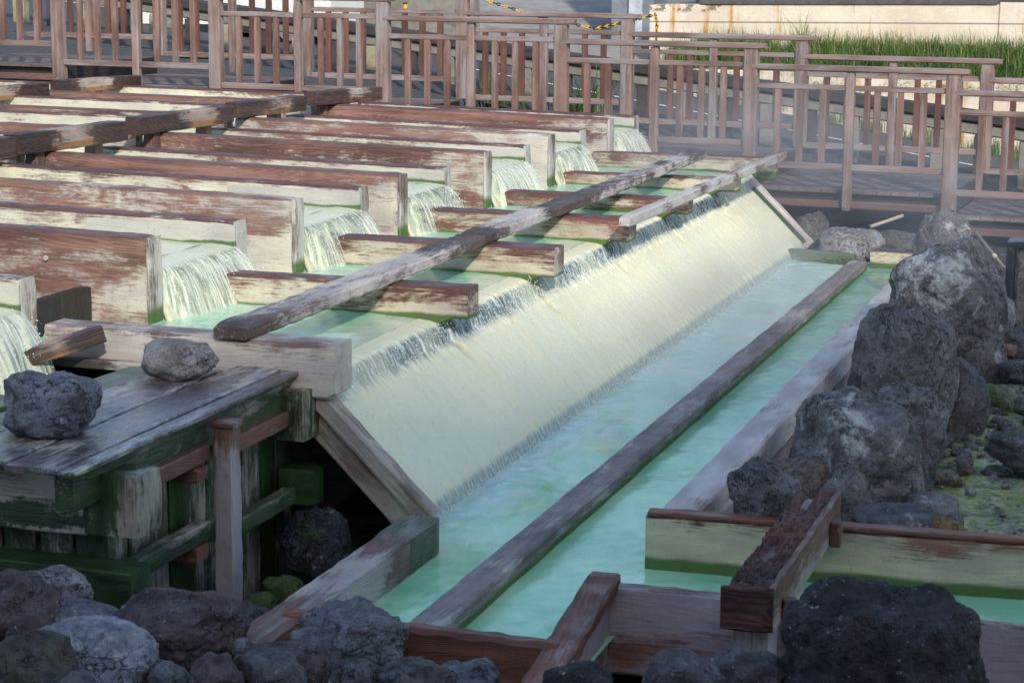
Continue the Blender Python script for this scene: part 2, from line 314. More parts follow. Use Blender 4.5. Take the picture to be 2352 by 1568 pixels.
def water_mat(name, deep, pale, foam=0.0, kindw='pool'):
    n = NT(name); P = n.world(); X, Y, Z = n.sep(P)
    a = n.noise(n.vmul(P, (1.2, 1.2, 0)), 1.0, 6, .6, .6)
    col = n.mix(n.ramp(a, .32, .68), deep, pale)
    b = n.noise(n.vmul(P, (5, 2.2, 0)), 1.0, 6, .65, .8)
    col = n.mix(n.math('MULTIPLY', n.ramp(b, .52, .72), .55), col, (pale[0]*1.25, pale[1]*1.12, pale[2]*1.12))
    if kindw == 'pool':     # shallow pale bed towards the lip and yellow crust along the crest
        f = n.ramp(n.math('ADD', X, n.math('MULTIPLY', n.math('SUBTRACT', n.noise(n.vmul(P, (5, 5, 0)), 1.0, 6, .65), .5), .42)), -4.96, -4.74)
        col = n.mix(n.math('MULTIPLY', f, .9), col, n.mix(n.noise(n.vmul(P, (3, 34, 0)), 1.0, 5), (.46, .60, .44), (.78, .80, .60)))
    if kindw == 'pool':
        f = n.math('MULTIPLY', n.ramp(X, -5.5, -5.75), n.ramp(n.noise(n.vmul(P, (14, 14, 0)), 1.0, 6, .7), .42, .58))
        col = n.mix(n.math('MULTIPLY', f, .55), col, (.74, .84, .74))
    if kindw == 'flume':
        f = n.ramp(n.math('ADD', X, n.math('MULTIPLY', n.noise(n.vmul(P, (4, 8, 0)), 1.0, 5), .5)), -6.9, -6.3)
        col = n.mix(f, col, n.mix(n.noise(n.vmul(P, (2, 26, 0)), 1.0, 5), (.55, .66, .50), (.84, .82, .62)))
    if kindw == 'channel':
        f = n.ramp(n.math('ADD', X, n.math('MULTIPLY', n.math('SUBTRACT', n.noise(n.vmul(P, (3.5, 1.6, 0)), 1.0, 7, .7, 1.0), .5), 1.5)), -3.25, -3.85)
        f = n.math('MULTIPLY', f, n.ramp(n.noise(n.vmul(P, (10, 5, 0)), 1.0, 5), .3, .7, .45, 1.0))
        f = n.math('MULTIPLY', f, n.ramp(Y, 9.2, 11.0, .15, 1.0))
        col = n.mix(n.math('MULTIPLY', n.math('MULTIPLY', n.ramp(X, -3.08, -3.02), n.ramp(Y, 10.5, 17.5)), .75), col, (.16, .33, .26))
        f = n.math('MAXIMUM', f, n.math('MULTIPLY', n.ramp(X, -3.1, -3.35), n.ramp(Y, 10.5, 16.5, 0, .8)))  # far left water paled: steam haze painted into its colour
        col = n.mix(n.math('MULTIPLY', f, .85), col, (.66, .78, .80))
    h = n.math('ADD', n.noise(n.vmul(P, (9, 5, 3)), 1.0, 4, .6, .5), n.math('MULTIPLY', n.noise(n.vmul(P, (34, 22, 9)), 1.0, 3), .25))
    return n.fin(n.bsdf(col, .14, n.bump(h, .22, .02), **{'IOR': 1.33, 'Specular IOR Level': .38}))
WATER_P = water_mat('pool_water', (.21, .54, .34), (.42, .74, .49))
WATER_C = water_mat('channel_water', (.21, .56, .32), (.44, .78, .48), kindw='channel')
WATER_F = water_mat('flume_water', (.36, .58, .44), (.50, .68, .52), kindw='flume')
WATER_T = water_mat('trough_water', (.24, .58, .36), (.42, .74, .48), kindw='trough')

DIVY = [10.20, 12.32, 14.20, 16.17, 18.10, 20.02, 21.72]
def cascade_mat():
    n = NT('cascade_water'); uv = n.n('ShaderNodeTexCoord').outputs['UV']; U, V, _ = n.sep(uv)
    lean = n.math('ADD', U, n.math('MULTIPLY', V, .04))
    cb = n.n('ShaderNodeCombineXYZ'); n.put(cb.inputs[0], lean); n.put(cb.inputs[1], V); q = cb.outputs[0]
    big = n.noise(n.vmul(q, (.55, .9, 1)), 1.0, 4, .5)
    col = n.mix(n.ramp(big, .35, .65), (.78, .77, .53), (.88, .83, .56))
    ys = n.noise(n.vmul(q, (2.6, .5, 1)), 1.0, 5, .6); col = n.mix(n.math('MULTIPLY', n.ramp(ys, .56, .72), .55), col, (.86, .76, .40))
    gs = n.noise(n.vmul(q, (5.5, .7, 1)), 3.0, 5, .6); col = n.mix(n.math('MULTIPLY', n.ramp(gs, .5, .68), .30), col, (.62, .70, .58))
    sp = n.noise(n.vmul(q, (26, 19, 1)), 1.0, 7, .78); col = n.mix(n.math('MULTIPLY', n.ramp(sp, .56, .68), .5), col, (.88, .88, .72))
    sp2 = n.noise(n.vmul(q, (30, 24, 1)), 1.3, 5, .75); col = n.mix(n.math('MULTIPLY', n.ramp(sp2, .60, .72), .45), col, (.52, .60, .50))
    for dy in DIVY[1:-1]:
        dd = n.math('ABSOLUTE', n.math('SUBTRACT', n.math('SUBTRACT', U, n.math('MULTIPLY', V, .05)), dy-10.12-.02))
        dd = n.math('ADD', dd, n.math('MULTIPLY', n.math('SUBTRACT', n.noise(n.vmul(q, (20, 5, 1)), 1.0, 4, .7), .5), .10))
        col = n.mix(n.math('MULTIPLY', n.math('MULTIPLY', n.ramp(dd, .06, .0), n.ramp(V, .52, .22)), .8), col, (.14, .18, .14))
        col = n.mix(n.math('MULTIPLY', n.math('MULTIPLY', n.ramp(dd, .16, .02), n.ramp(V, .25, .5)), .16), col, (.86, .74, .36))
    # clear falling curtain below the lip, sky reflections painted as dark and white streaks, and splash line at the foot
    st = n.noise(n.vmul(q, (52, 4.5, 1)), 1.0, 4, .6); st2 = n.noise(n.vmul(q, (24, 5, 1)), 1.0, 3, .5)
    scol = n.mix(n.ramp(st, .44, .62), (.045, .08, .075), (.55, .64, .64)); scol = n.mix(n.ramp(st2, .56, .68), scol, (.86, .90, .86))
    wob = n.math('MULTIPLY', n.math('SUBTRACT', n.noise(n.vmul(q, (6, 1, 1)), 1.0, 5, .7), .5), .16)
    V1 = n.math('ADD', V, wob)
    band = n.math('MULTIPLY', n.ramp(V, .12, .17), n.ramp(V1, .34, .25))
    band = n.math('MULTIPLY', band, n.ramp(n.noise(n.vmul(q, (.6, .2, 1)), 1.0, 2), .36, .56, .45, 1.0))
    col = n.mix(band, col, scol)
    foot = n.math('MULTIPLY', n.ramp(n.math('ADD', V, n.math('MULTIPLY', wob, .35)), 1.04, 1.09), .85)
    col = n.mix(foot, col, n.mix(n.ramp(st, .42, .58), (.20, .28, .24), (.55, .66, .60)))
    pre = n.ramp(V, .16, .10)
    h = n.math('ADD', n.math('MULTIPLY', n.noise(n.vmul(q, (16, 7, 1)), 1.0, 5, .7), .8), n.math('MULTIPLY', sp, 1.0))
    h = n.math('ADD', h, n.math('MULTIPLY', st, n.math('MULTIPLY', band, 1.2)))
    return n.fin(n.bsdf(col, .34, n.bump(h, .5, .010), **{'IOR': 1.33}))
CASC = cascade_mat()

def curtain_mat():
    n = NT('falling_water'); uv = n.n('ShaderNodeTexCoord').outputs['UV']; U, V, _ = n.sep(uv)
    oi = n.n('ShaderNodeObjectInfo').outputs['Random']
    cb = n.n('ShaderNodeCombineXYZ'); n.put(cb.inputs[0], n.math('ADD', U, n.math('MULTIPLY', oi, 31.))); n.put(cb.inputs[1], V); q = cb.outputs[0]
    st = n.noise(n.vmul(q, (64, 1.8, 1)), 1.0, 5, .6, .15); st2 = n.noise(n.vmul(q, (9, 1.6, 1)), 1.0, 4, .6, .3)
    s = n.math('ADD', n.math('MULTIPLY', st, .62), n.math('MULTIPLY', st2, .42))
    s = n.math('ADD', s, n.math('MULTIPLY', n.math('SUBTRACT', oi, .45), .10)); al = n.ramp(s, .44, .58); al = n.math('MULTIPLY_ADD', al, .56, .32)
    al = n.math('MAXIMUM', al, n.ramp(V, .42, .20))
    al = n.math('MAXIMUM', al, n.math('MULTIPLY', n.ramp(V, .90, 1.0), .8))
    col = n.mix(n.ramp(V, .15, .45), n.mix(st, (.60, .72, .55), (.84, .82, .60)), n.mix(n.ramp(st, .42, .62), (.54, .62, .50), (.86, .87, .70)))
    col = n.mix(n.math('MULTIPLY', n.ramp(st2, .50, .62), .5), col, (.84, .82, .58))
    b = n.bsdf(col, .12, n.bump(s, .8, .02), **{'IOR': 1.33})
    tr = n.n('ShaderNodeBsdfTransparent'); n.put(tr.inputs[0], (.97, .99, .98, 1))
    mx = n.n('ShaderNodeMixShader'); n.put(mx.inputs[0], al); n.l(tr.outputs[0], mx.inputs[1]); n.l(b, mx.inputs[2])
    return n.fin(mx.outputs[0])
CURT = curtain_mat()

def plain(name, c, rough=.7, var=.25, sc=6., bumpd=.01, c2=None, mid=None, **kw):
    n = NT(name); v, g, o, rnd = n.local(); a = n.noise(v, sc, 7, .65)
    col = n.mix(n.ramp(a, .3, .7), tuple(q*(1-var) for q in c), tuple(min(1, q*(1+var*.6)) for q in c))
    if c2: col = n.mix(n.ramp(n.noise(n.vmul(v, mid or (1, 1, 1)), 1.5, 7, .7), .58, .68), col, c2)
    return n.fin(n.bsdf(col, rough, n.bump(n.noise(v, sc*6, 5, .7), .5, bumpd), **kw))

def ground_mat():
    n = NT('dark_volcanic_ground'); P = n.world(); a = n.noise(P, 3, 8, .7); b = n.noise(P, 22, 6, .7)
    col = n.mix(n.ramp(a, .35, .65), (.022, .02, .019), (.075, .066, .06)); col = n.mix(n.math('MULTIPLY', n.ramp(b, .5, .7), .6), col, (.14, .125, .11))
    return n.fin(n.bsdf(col, .85, n.bump(n.math('ADD', a, b), 1.0, .06)))
GROUND = ground_mat()
def stream_mat():
    n = NT('algae_stream_bed'); P = n.world()
    a = n.noise(P, 6, 8, .70, .6); b = n.noise(n.vmul(P, (16, 28, 9)), 1.0, 7, .72, .8)
    col = n.mix(n.ramp(a, .40, .56), (.035, .14, .015), (.26, .34, .07))
    col = n.mix(n.ramp(b, .46, .60), col, (.50, .48, .22)); col = n.mix(n.ramp(n.noise(P, 15, 8, .75), .54, .60), col, (.42, .41, .37))
    col = n.mix(n.math('MULTIPLY', n.ramp(n.noise(P, 3.2, 5), .52, .60), .75), col, (.06, .06, .05))
    h = n.math('ADD', n.noise(P, 12, 6, .7), n.math('MULTIPLY', b, .5))
    return n.fin(n.bsdf(col, .28, n.bump(h, .9, .03)))
STREAM = stream_mat()

# ================================================================ setting: ground, streams, road
def gfn(u, v):
    x = -26+u*34; y = 3+v*27
    z = -.38
    if y < 9.2: z = -.30+max(0, (8.3-y))*.33 if y < 8.3 else -.30
    if x > -2.0 and y > 9.0: z = -.30
    if y > 23.2: z = -.22 + (y-23.2)*.05
    if x < -4.7 and y > 22.6: z += min(1.0, (-4.7-x)*.105)*min(1, (y-22.6)/1.2)
    z += .07*MN.noise((x*1.3, y*1.3, 0))+.05*MN.noise((x*3.7, y*3.7, 4))
    return (x, y, z)
kind(grid('ground', gfn, 170, 140, GROUND), 'structure')
def far_fn(u, v): return (-160+u*320, -120+v*260, -1.2)
kind(grid('terrain', far_fn, 8, 8, GROUND), 'structure')
def sfn(u, v):
    y = 10.2+v*6.6; x = -1.75+u*2.6+.05*(y-12)
    return (x, y, -.20+.025*MN.noise((x*6, y*6, 0))+.03*MN.noise((x*2.2, y*2.2, 9)))
kind(grid('stream', sfn, 90, 200, STREAM), 'structure')

# ================================================================ flumes
NEARY = [9.20, 11.38, 13.55, 15.62, 17.74, 19.70, 21.88]     # centre of near boards
FARY = [9.98, 12.70, 14.90, 16.80, 19.05, 20.96, 23.12]      # centre of far boards
NEARY[0] = 8.75
ORD = ['nearest', 'second', 'third', 'fourth', 'fifth', 'sixth', 'farthest']
FLAB = ['nearest flume cut by the left photo edge, pouring beside the plank lid',
        'flume with reddish grained side and round bolt, in front of the long plank',
        'flume with half white-crusted half brown side, third from the front',
        'flume whose dark top edge carries curly grain near its mouth, fourth from the front',
        'flume with two knots low on its pale brown side, fifth from the front',
        'flume second from the back, between two pale lined ones',
        'farthest flume, right in front of the walkway railing']
X0, X1 = -9.45, -6.05
for k in range(7):
    ny, fy = NEARY[k], FARY[k]
    T = thing('water_flume', 'wooden ' + FLAB[k], 'flume', (X0, ny, 1.0), 0, 'wooden flumes pouring hot water side by side')
    sl = .018
    nm = W_NEARP if k in (2, 5) else W_NEAR
    zt = 1.325 if k < 3 else 1.30
    th = .165 if k < 5 else .19
    board('side_board', (X0, ny, zt-.28+sl*3.4), (X1, ny, zt-.28), th, .56, nm, T, cham=.018, jit=.006, seg=50)
    board('end_cap', (X1+.006, ny, zt-.555), (X1+.006, ny, zt-.004), th+.006, .03, W_END, T, up=(1, 0, 0), cham=.012, jit=.006)
    board('side_board', (X0, fy, zt-.33+sl*3.4), (X1-.05, fy, zt-.33), th, .54, W_FAR, T, cham=.018, jit=.006, seg=50)
    board('end_cap', (X1-.044, fy, zt-.60), (X1-.044, fy, zt-.062), th+.006, .03, W_END, T, up=(1, 0, 0), cham=.012, jit=.006)
    board('lining_panel', (X1-1.15, fy-th/2-.012, zt-.215), (X1-.03, fy-th/2-.012, zt-.22), .022, .27, W_LINER, T, cham=.004)
    board('floor_board', (X0, (ny+fy)/2, 1.02), (X1-.18, (ny+fy)/2, 1.0), fy-ny-th, .05, W_LINER, T)
    # curved crusted spill plate under the falling water
    ya, yb = ny+th/2+.005, fy-th/2-.02
    def plate(u, v, ya=ya, yb=yb):
        t = v; x = -6.30+.30*t; z = 1.04-.04*t-.25*t**2.6
        return (x+.012*MN.noise((u*9, v*4, k)), ya+(yb-ya)*u, z)
    pl = grid('spill_plate', plate, 24, 16, W_SPILL, T)
    md = pl.modifiers.new('thick', 'SOLIDIFY'); md.thickness = .03
    if k == 1:
        bm = bmesh.new(); bmesh.ops.create_icosphere(bm, subdivisions=2, radius=.02); me = bpy.data.meshes.new('bolt'); bm.to_mesh(me); bm.free()
        link('bolt', me, W_END, T, Matrix.Translation((-6.75, ny-th/2-.005, 1.16)), smooth=True)
    # water in the flume, and the curtain leaving it (one sheet, free edge wavering)
    Lw = 3.2
    def wsurf(u, v, ya=ya, yb=yb):
        x = X0+(-6.28-X0)*u; y = ya-.01+(yb-ya+.03)*v
        return (x, y, 1.115+.01*MN.noise((x*4, y*4, k)))
    kind(grid('flume_water', wsurf, 50, 10, WATER_F), 'structure')
    zl = .79 if k else .70
    def fall(u, v, ya=ya, yb=yb, k=k, zl=zl):
        t = v; drop = 1.115-zl
        if t < .25: s = t/.25; x = -6.28+.20*s; z = 1.115-.018*s*s
        else:
            s = (t-.25)/.75; x = -6.08+.27*s*(1-.12*s); z = 1.097-(drop-.018+.01)*(s**1.75)*.999-.02*s*(1-s)
        e = min(u, 1-u)
        y = ya+(yb-ya)*u + .0*t
        wv = MN.noise((u*7+k*7, t*1.1, 2))*.035*t + MN.noise((u*30+k*3, t*1.6, 8))*.012*t
        x -= (1-u)*.13*max(0, t-.25)+max(0, .16-u)*1.0*max(0, t-.25)
        return (x+wv, y+.012*MN.noise((u*30, t*5, 3)), z+wv*.2)
    kind(grid('waterfall', fall, 110, 36, CURT, uv=lambda u, v: (u, v)), 'structure')

# upstream run of flumes behind the blackened beams
UP = [(13.55, 14.9), (15.62, 16.80), (17.74, 19.05), (19.70, 20.96), (21.88, 23.12)]
UPL = ['left of the frontmost blackened beams', 'second row from the front', 'middle row', 'fourth row from the front', 'row nearest the walkway']
for k, (ny, fy) in enumerate(UP):
    T = thing('water_flume', 'upper wooden flume upstream at the left edge, ' + UPL[k], 'flume', (-16, ny, 1.0), 0, 'upstream flumes at the left')
    xa, xb = -17.5 if k > 1 else -14.5, -9.55
    board('side_board', (xa, ny, 1.20), (xb, ny, 1.13), .16, .5, W_NEAR, T, cham=.018, jit=.006, seg=50)
    board('side_board', (xa, fy, 1.20), (xb, fy, 1.13), .16, .5, W_FAR, T, cham=.018, jit=.006, seg=50)
    board('floor_board', (xa, (ny+fy)/2, 1.05), (xb, (ny+fy)/2, 1.0), fy-ny-.15, .05, W_LINER, T)
    def wsurf(u, v, ny=ny, fy=fy): return (xa+(xb+.1-xa)*u, ny+.07+(fy-ny-.14)*v, 1.25)
    kind(grid('flume_water', wsurf, 10, 4, WATER_F), 'structure')

# blackened cross beams over the joints, each a thing
CB = [(-9.315, 15.10, -9.20, 16.74, 1.545, 'blackened cross beam with a white-worn face, frontmost whole one over the flume joints', .18),
      (-9.36, 13.0, -9.265, 14.96, 1.545, 'dark red-brown cross beam end at the left photo edge, front of the white-worn beam', .18),
      (-9.345, 17.24, -9.225, 18.97, 1.535, 'blackened cross beam with a white and orange worn face, second from the front', .17),
      (-9.385, 19.42, -9.20, 20.72, 1.53, 'blackened cross beam with a faint worn patch and orange lower edge, third from the front', .165),
      (-9.395, 21.42, -9.09, 22.66, 1.52, 'black cross beam touching the foot of the walkway railing, with orange splintered face', .16),
      (-12.955, 22.01, -12.615, 23.40, 1.52, 'grey-brown cross beam with split end grain below the second walkway post', .16),
      (-12.97, 20.0, -12.865, 21.60, 1.52, 'blackened cross beam with an orange underside at the upper left edge', .16)]
for (xa, ya, xb, yb, zt, lab, hh) in CB:
    o = board('cross_beam', (xa, ya, zt-hh/2), (xb, yb, zt-hh/2), .17, hh, W_CHAR, cham=.01, jit=.006); tag(o, lab, 'beam', 'blackened cross beams over the flume joints')
    for yy in (ya+.35, yb-.30):
        q = board('support_post', (xa+.01, yy, .75), (xa+.01, yy, zt-hh-.004), .14, .12, W_FASCIA, None, up=(1, 0, 0))
        q.parent = o; q.matrix_parent_inverse = o.matrix_basis.inverted()

# ================================================================ collecting pools and cascade
def pfn(u, v):
    y = 10.0+v*11.75
    pts = [(-6.6, .785), (-6.1, .785), (-5.6, .785), (-5.2, .783), (-4.95, .778), (-4.8, .772), (-4.70, .768), (-4.62, .764)]
    i = u*(len(pts)-1); j = min(int(i), len(pts)-2); f = i-j
    x = pts[j][0]*(1-f)+pts[j+1][0]*f; z = pts[j][1]*(1-f)+pts[j+1][1]*f
    return (x, y, z+.004*MN.noise((x*7, y*5, 0))+.003*MN.noise((x*20, y*16, 0)))
kind(grid('pool_water', pfn, 56, 320, WATER_P), 'structure')
prof = [(-4.62, .764), (-4.54, .758), (-4.485, .744), (-4.455, .718), (-4.435, .68), (-4.418, .64), (-4.37, .595), (-4.20, .43), (-4.0, .235), (-3.87, .105), (-3.845, .065), (-3.82, .01), (-3.80, -.04)]
arc = [0]
for q in range(1, len(prof)): arc.append(arc[-1]+math.hypot(prof[q][0]-prof[q-1][0], prof[q][1]-prof[q-1][1]))
ARCL = arc[-1]
def cfn(u, v):
    y = 10.12+u*11.5; s = v*ARCL; j = 0
    while j < len(arc)-2 and arc[j+1] < s: j += 1
    f = (s-arc[j])/(arc[j+1]-arc[j]); x = prof[j][0]*(1-f)+prof[j+1][0]*f; z = prof[j][1]*(1-f)+prof[j+1][1]*f
    a = .004*MN.noise((y*9, s*4, 1))+.0015*MN.noise((y*30, s*14, 4))
    if .1 < s < .36: a += .012*MN.noise((y*12, s*2, 7))+.010*MN.noise((y*34, s*4, 3))
    if s > 1.0: a += .012*MN.noise((y*14, s*2, 11))
    if s > .1:          # the sheet parts below every divider
        for dy in DIVY[1:-1]: a -= .07*math.exp(-((y-dy+.03-s*.04)/.045)**2)*max(0, 1-abs(s-.26)/.2)
    return (x+a*.7, y, z+a*.7)
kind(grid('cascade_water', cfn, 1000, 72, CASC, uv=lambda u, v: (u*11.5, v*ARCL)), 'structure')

DLAB = ['front divider beam, greyish white and longest, beside the plank lid', 'divider beam with a red-brown top and end, second from the front',
        'clean cream divider beam with a square grey end, third from the front', 'cream divider beam with a flaked brown edge touching the slim far plank, fourth from the front',
        'cream divider beam half hidden under the slim plank, fifth from the front', 'sixth divider beam, just in front of the rear frame board']
for k in range(6):
    y = DIVY[k]; xe = [-4.29, -4.29, -4.29, -4.27, -4.25, -4.22][k]; xs = -6.05 if k == 0 else -6.25
    wd = [.235, .22, .245, .24, .22, .2][k]
    zt = [.985, .975, .985, .965, .915, .905][k]; mt = [W_DIV0, W_DIVR, W_DIV, W_DIV, W_DIV, W_DIV][k]
    # upper beam, end overhanging the lip, cut away underneath beyond the crest
    me_n = max(4, 40)
    V = []; F = []; c = .015; sd_ = k*9.1
    for i in range(me_n+1):
        t = i/me_n; x = xs+(xe-xs)*t; zb = .66 if x < -4.62 else (.66+(x+4.62)/.2*.10 if x < -4.42 else .775)
        if k == 0: zb = .79 if x < -4.66 else (.79-(x+4.66)*1.2 if x < -4.58 else .70+.0*x)
        if k == 0 and x >= -4.58: zb = .785-.10
        if k == 0 and t > .985: zb += .03
        a_ = wd/2
        pr = [(-a_, zb+c), (-a_, zt-c), (-a_+c, zt), (a_-c, zt), (a_, zt-c), (a_, zb+c), (a_-c, zb), (-a_+c, zb)]
        for m_, (yy, zz) in enumerate(pr):
            V.append((x-(xs+xe)/2, yy+.006*MN.noise((x*6+sd_, m_, 1)), zz-.85+.006*MN.noise((x*6+sd_, m_, 7))))
    for i in range(me_n):
        for m_ in range(8): m2 = (m_+1) % 8; F.append((i*8+m_, (i+1)*8+m_, (i+1)*8+m2, i*8+m2))
    F.append(tuple(range(8))); F.append(tuple(me_n*8+m_ for m_ in range(7, -1, -1)))
    me = rawmesh('divider_beam', V, F)
    bm = bmesh.new(); bm.from_mesh(me); bmesh.ops.recalc_face_normals(bm, faces=bm.faces); bm.to_mesh(me); bm.free()
    o = link('divider_beam', me, mt, None, Matrix.Translation(((xs+xe)/2, y, .85)))
    tag(o, DLAB[k], 'beam', 'divider beams between the pools')

# the long plank lying across the dividers: three lengths butted
PX = -4.885
for i, (ya, yb, lab) in enumerate([(10.05, 14.05, 'flaking white-and-brown plank across the front three divider beams, dark blunt near end'),
                                   (14.06, 15.75, 'flaking plank length in the middle of the long plank line, over the fourth divider'),
                                   (15.76, 21.15, 'misty grey far length of the long plank line, ending at the walkway')]):
    o = board('long_plank', (PX-.005*i, ya, 1.022+.01*(i == 1)), (PX-.01, yb, 1.022+.012*(i == 1)), .22 if i < 2 else .21, .085, W_PLANK, cham=.016, jit=.012, seg=50)
    tag(o, lab, 'plank', 'long plank line over the pools')
o = board('edge_plank', (-4.19, 15.62, 1.00), (-4.15, 21.95, .965), .10, .085, wood('edge_plank_timber', (.22, .13, .1), (.09, .05, .04), dep=(.60, .56, .49), dep_bias=.06, dep_x=-.2, grey=.2), cham=.012, jit=.006, seg=60)
tag(o, 'slim greyish-white plank along the crest of the far cascade, brown at its far end', 'plank')
o = board('rear_board', (-6.2, 21.80, .83), (-4.20, 21.86, .83), .14, .24, W_DIV, cham=.012); tag(o, 'rear frame board closing the last pool, cream left half and bare brown right half', 'board')

o = board('green_seam', (-4.40, 21.60, .64), (-3.83, 21.60, .09), .05, .05, W_MOSSG); tag(o, 'mossy green seam strip between the cascade water and its far side board', 'strip')
# timber bank behind the pools (under the flume mouths)
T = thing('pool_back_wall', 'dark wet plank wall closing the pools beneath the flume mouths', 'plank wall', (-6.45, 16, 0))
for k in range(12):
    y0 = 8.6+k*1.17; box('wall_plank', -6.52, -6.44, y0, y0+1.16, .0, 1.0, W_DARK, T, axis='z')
# cascade end boards
def side(name, y, lab, th=.07, mat=W_SIDE, hh=.24):
    T = thing(name, lab, 'side board', (-4.1, y, .4))
    d = Vector((.67, 0, -.65)).normalized(); nn = Vector((.65, 0, .67)).normalized()
    a0 = Vector((-4.47, y, .80)); b0 = Vector((-3.745, y, .095))
    off = -nn*(hh/2)
    board('main_board', a0+off+nn*.0, b0+off, th, hh, mat, T, up=nn, cham=.008, jit=.008)
    board('cap_strip', a0+Vector((0, -.02, 0))-nn*.055+d*.02, b0+Vector((0, -.02, 0))-nn*.055-d*.0, th+.045, .10, mat, T, up=nn, cham=.01, jit=.006)
    return T
side('cascade_side_board', 10.20, 'weathered tan side board capping the near end of the cascade slope')
T = side('cascade_side_board', 21.68, 'pinkish grey side board capping the far end of the cascade slope, with a green seam', mat=W_WALL, hh=.2)
def under(u, v): return (-4.70+u*.86, 10.3+v*11.3, .56-u*.62)
o = grid('cascade_slope_board', under, 6, 60, W_DARK); md = o.modifiers.new('t', 'SOLIDIFY'); md.thickness = .03; tag(o, 'dark plank slope beneath the cascading water', 'plank slope')

# ================================================================ channel
def chfn(u, v):
    x = -3.98+u*1.62; y = 7.9+v*13.1
    fx = math.exp(-((x+3.72)/.12)**2)
    return (x, y, .004+.006*MN.noise((x*4, y*2.2, 0))+.003*MN.noise((x*14, y*9, 2))+fx*.02*(MN.noise((x*12, y*8, 5))+.3)*(1 if y > 10.2 else 0))
kind(grid('channel_water', chfn, 60, 420, WATER_C), 'structure')
o = board('channel_middle_beam', (-3.13, 8.14, .02), (-3.08, 20.45, .02), .17, .165, W_CHAN, cham=.012, jit=.008, seg=60)
tag(o, 'long grey grained beam running down the middle of the steaming channel', 'beam')
o = board('channel_left_beam', (-3.665, 7.62, .04), (-3.665, 9.74, .04), .185, .31, W_CHANR, cham=.014, jit=.006, seg=40)
q = board('mossy_end', (-3.666, 9.32, .038), (-3.666, 9.752, .038), .196, .318, wood('green_grey_end', (.20, .22, .16), (.06, .09, .05), dep=(.3, .34, .26), dep_bias=-.1, algae_amt=.5), cham=.01, jit=.006); q.parent = o; q.matrix_parent_inverse = o.matrix_basis.inverted()
tag(o, 'reddish scaly beam edging the left side of the channel front, green at its far end', 'beam')
T = thing('channel_right_wall', 'thick pale timber wall along the right side of the channel, flaked mid-length', 'wall', (-2.36, 14, 0))
board('wall_beam', (-2.345, 9.86, .22), (-2.385, 20.52, .15), .20, .17, W_WALL, T, cham=.014, jit=.010, seg=60)
board('wall_face_board', (-2.345, 9.87, -.025), (-2.385, 20.50, -.095), .155, .31, wood('wall_face_timber', (.34, .22, .18), (.16, .09, .07), dep=(.46, .38, .34), dep_bias=-.02), T, cham=.006, jit=.004, seg=60)
o = board('channel_front_board', (-3.66, 8.03, .065), (-2.40, 8.0, .065), .10, .30, W_RED, cham=.02, jit=.012, seg=40)
tag(o, 'red-brown board closing the near end of the channel', 'board')
T = thing('channel_far_board', 'low far end board of the channel, cream with a green waterline on the right half', 'board', (-3.1, 20.6, 0))
board('green_half', (-3.86, 20.9, .02), (-3.16, 20.72, .02), .08, .20, wood('green_board_timber', (.2, .24, .17), (.08, .12, .06), dep_bias=-.3, algae_amt=.5), T)
board('cream_half', (-2.99, 20.64, .07), (-2.40, 20.60, .07), .09, .22, W_TROUGH, T)

# ================================================================ right trough
def tfn(u, v):
    x = -2.52+u*3.4; y = 8.80+v*1.26
    return (x, y, .006+.006*MN.noise((x*4, y*5, 0))+.003*MN.noise((x*12, y*15, 2)))
kind(grid('trough_water', tfn, 120, 50, WATER_T), 'structure')
o = board('trough_back_board', (-2.50, 9.865, .12), (.4, 10.05, .12), .085, .33, W_TROUGH, cham=.012, jit=.007, seg=60, wob=.01)
q = board('top_edge', (-2.49, 9.865, .295), (.4, 10.05, .295), .095, .024, W_RED, cham=.006, jit=.005, seg=60); q.parent = o; q.matrix_parent_inverse = o.matrix_basis.inverted()
tag(o, 'cream-crusted trough board with dark red top and bright green waterline', 'board')
o = board('trough_front_board', (-2.43, 8.80, .03), (.4, 8.83, .03), .075, .42, W_TROUT, cham=.014, jit=.008, seg=60)
tag(o, 'outer front board of the right trough, dark red top over purplish grey grain', 'board')
T = thing('diagonal_post', 'split red-brown post leaning down from the junction of channel and trough', 'post', (-2.4, 8.2, 0))
board('post_cap', (-2.43, 8.84, .25), (-2.36, 7.35, .10), .145, .07, W_RED, T, cham=.01, jit=.012)
board('post_web', (-2.43, 8.82, .03), (-2.37, 7.40, -.12), .075, .40, W_TROUT, T, cham=.01, jit=.008)
# rotten beam over the trough
T = thing('rotten_beam', 'rotten crumbling dark beam bridging the right trough on a squared post', 'beam', (-1.68, 8.4, 0))
def rot(u, v):
    x = -1.765+.185*u+.012*MN.noise((v*9, u, 3)); y = 8.36+v*1.72
    e = min(u, 1-u)*2
    hole = max(0, MN.noise((u*2.2+1, v*4, 1))+.35)*(1-abs(u-.30)*2.2) if u < .75 else 0
    z = .425-.065*max(0, hole)*(1 if e > .05 else .3)+.016*MN.noise((u*7, v*26, 2))+.012*MN.noise((u*22, v*34, 5))
    return (x, y, z)
g_ = grid('rotten_top', rot, 36, 190, W_ROT, T, smooth=False)
board('beam_core', (-1.675, 8.37, .31), (-1.675, 10.07, .31), .175, .15, W_ROTS, T, cham=.008, jit=.006)
board('beam_side', (-1.572, 8.36, .335), (-1.572, 10.09, .335), .03, .20, W_ROTS, T, cham=.006, jit=.006)
box('beam_end', -1.785, -1.56, 8.33, 8.37, .235, .43, W_ROT, T, cham=.02, jit=.02)
box('peg', -1.555, -1.50, 8.52, 8.60, .22, .33, W_RED, T, axis='z'); box('peg', -1.555, -1.50, 9.72, 9.80, .24, .36, W_RED, T, axis='z')
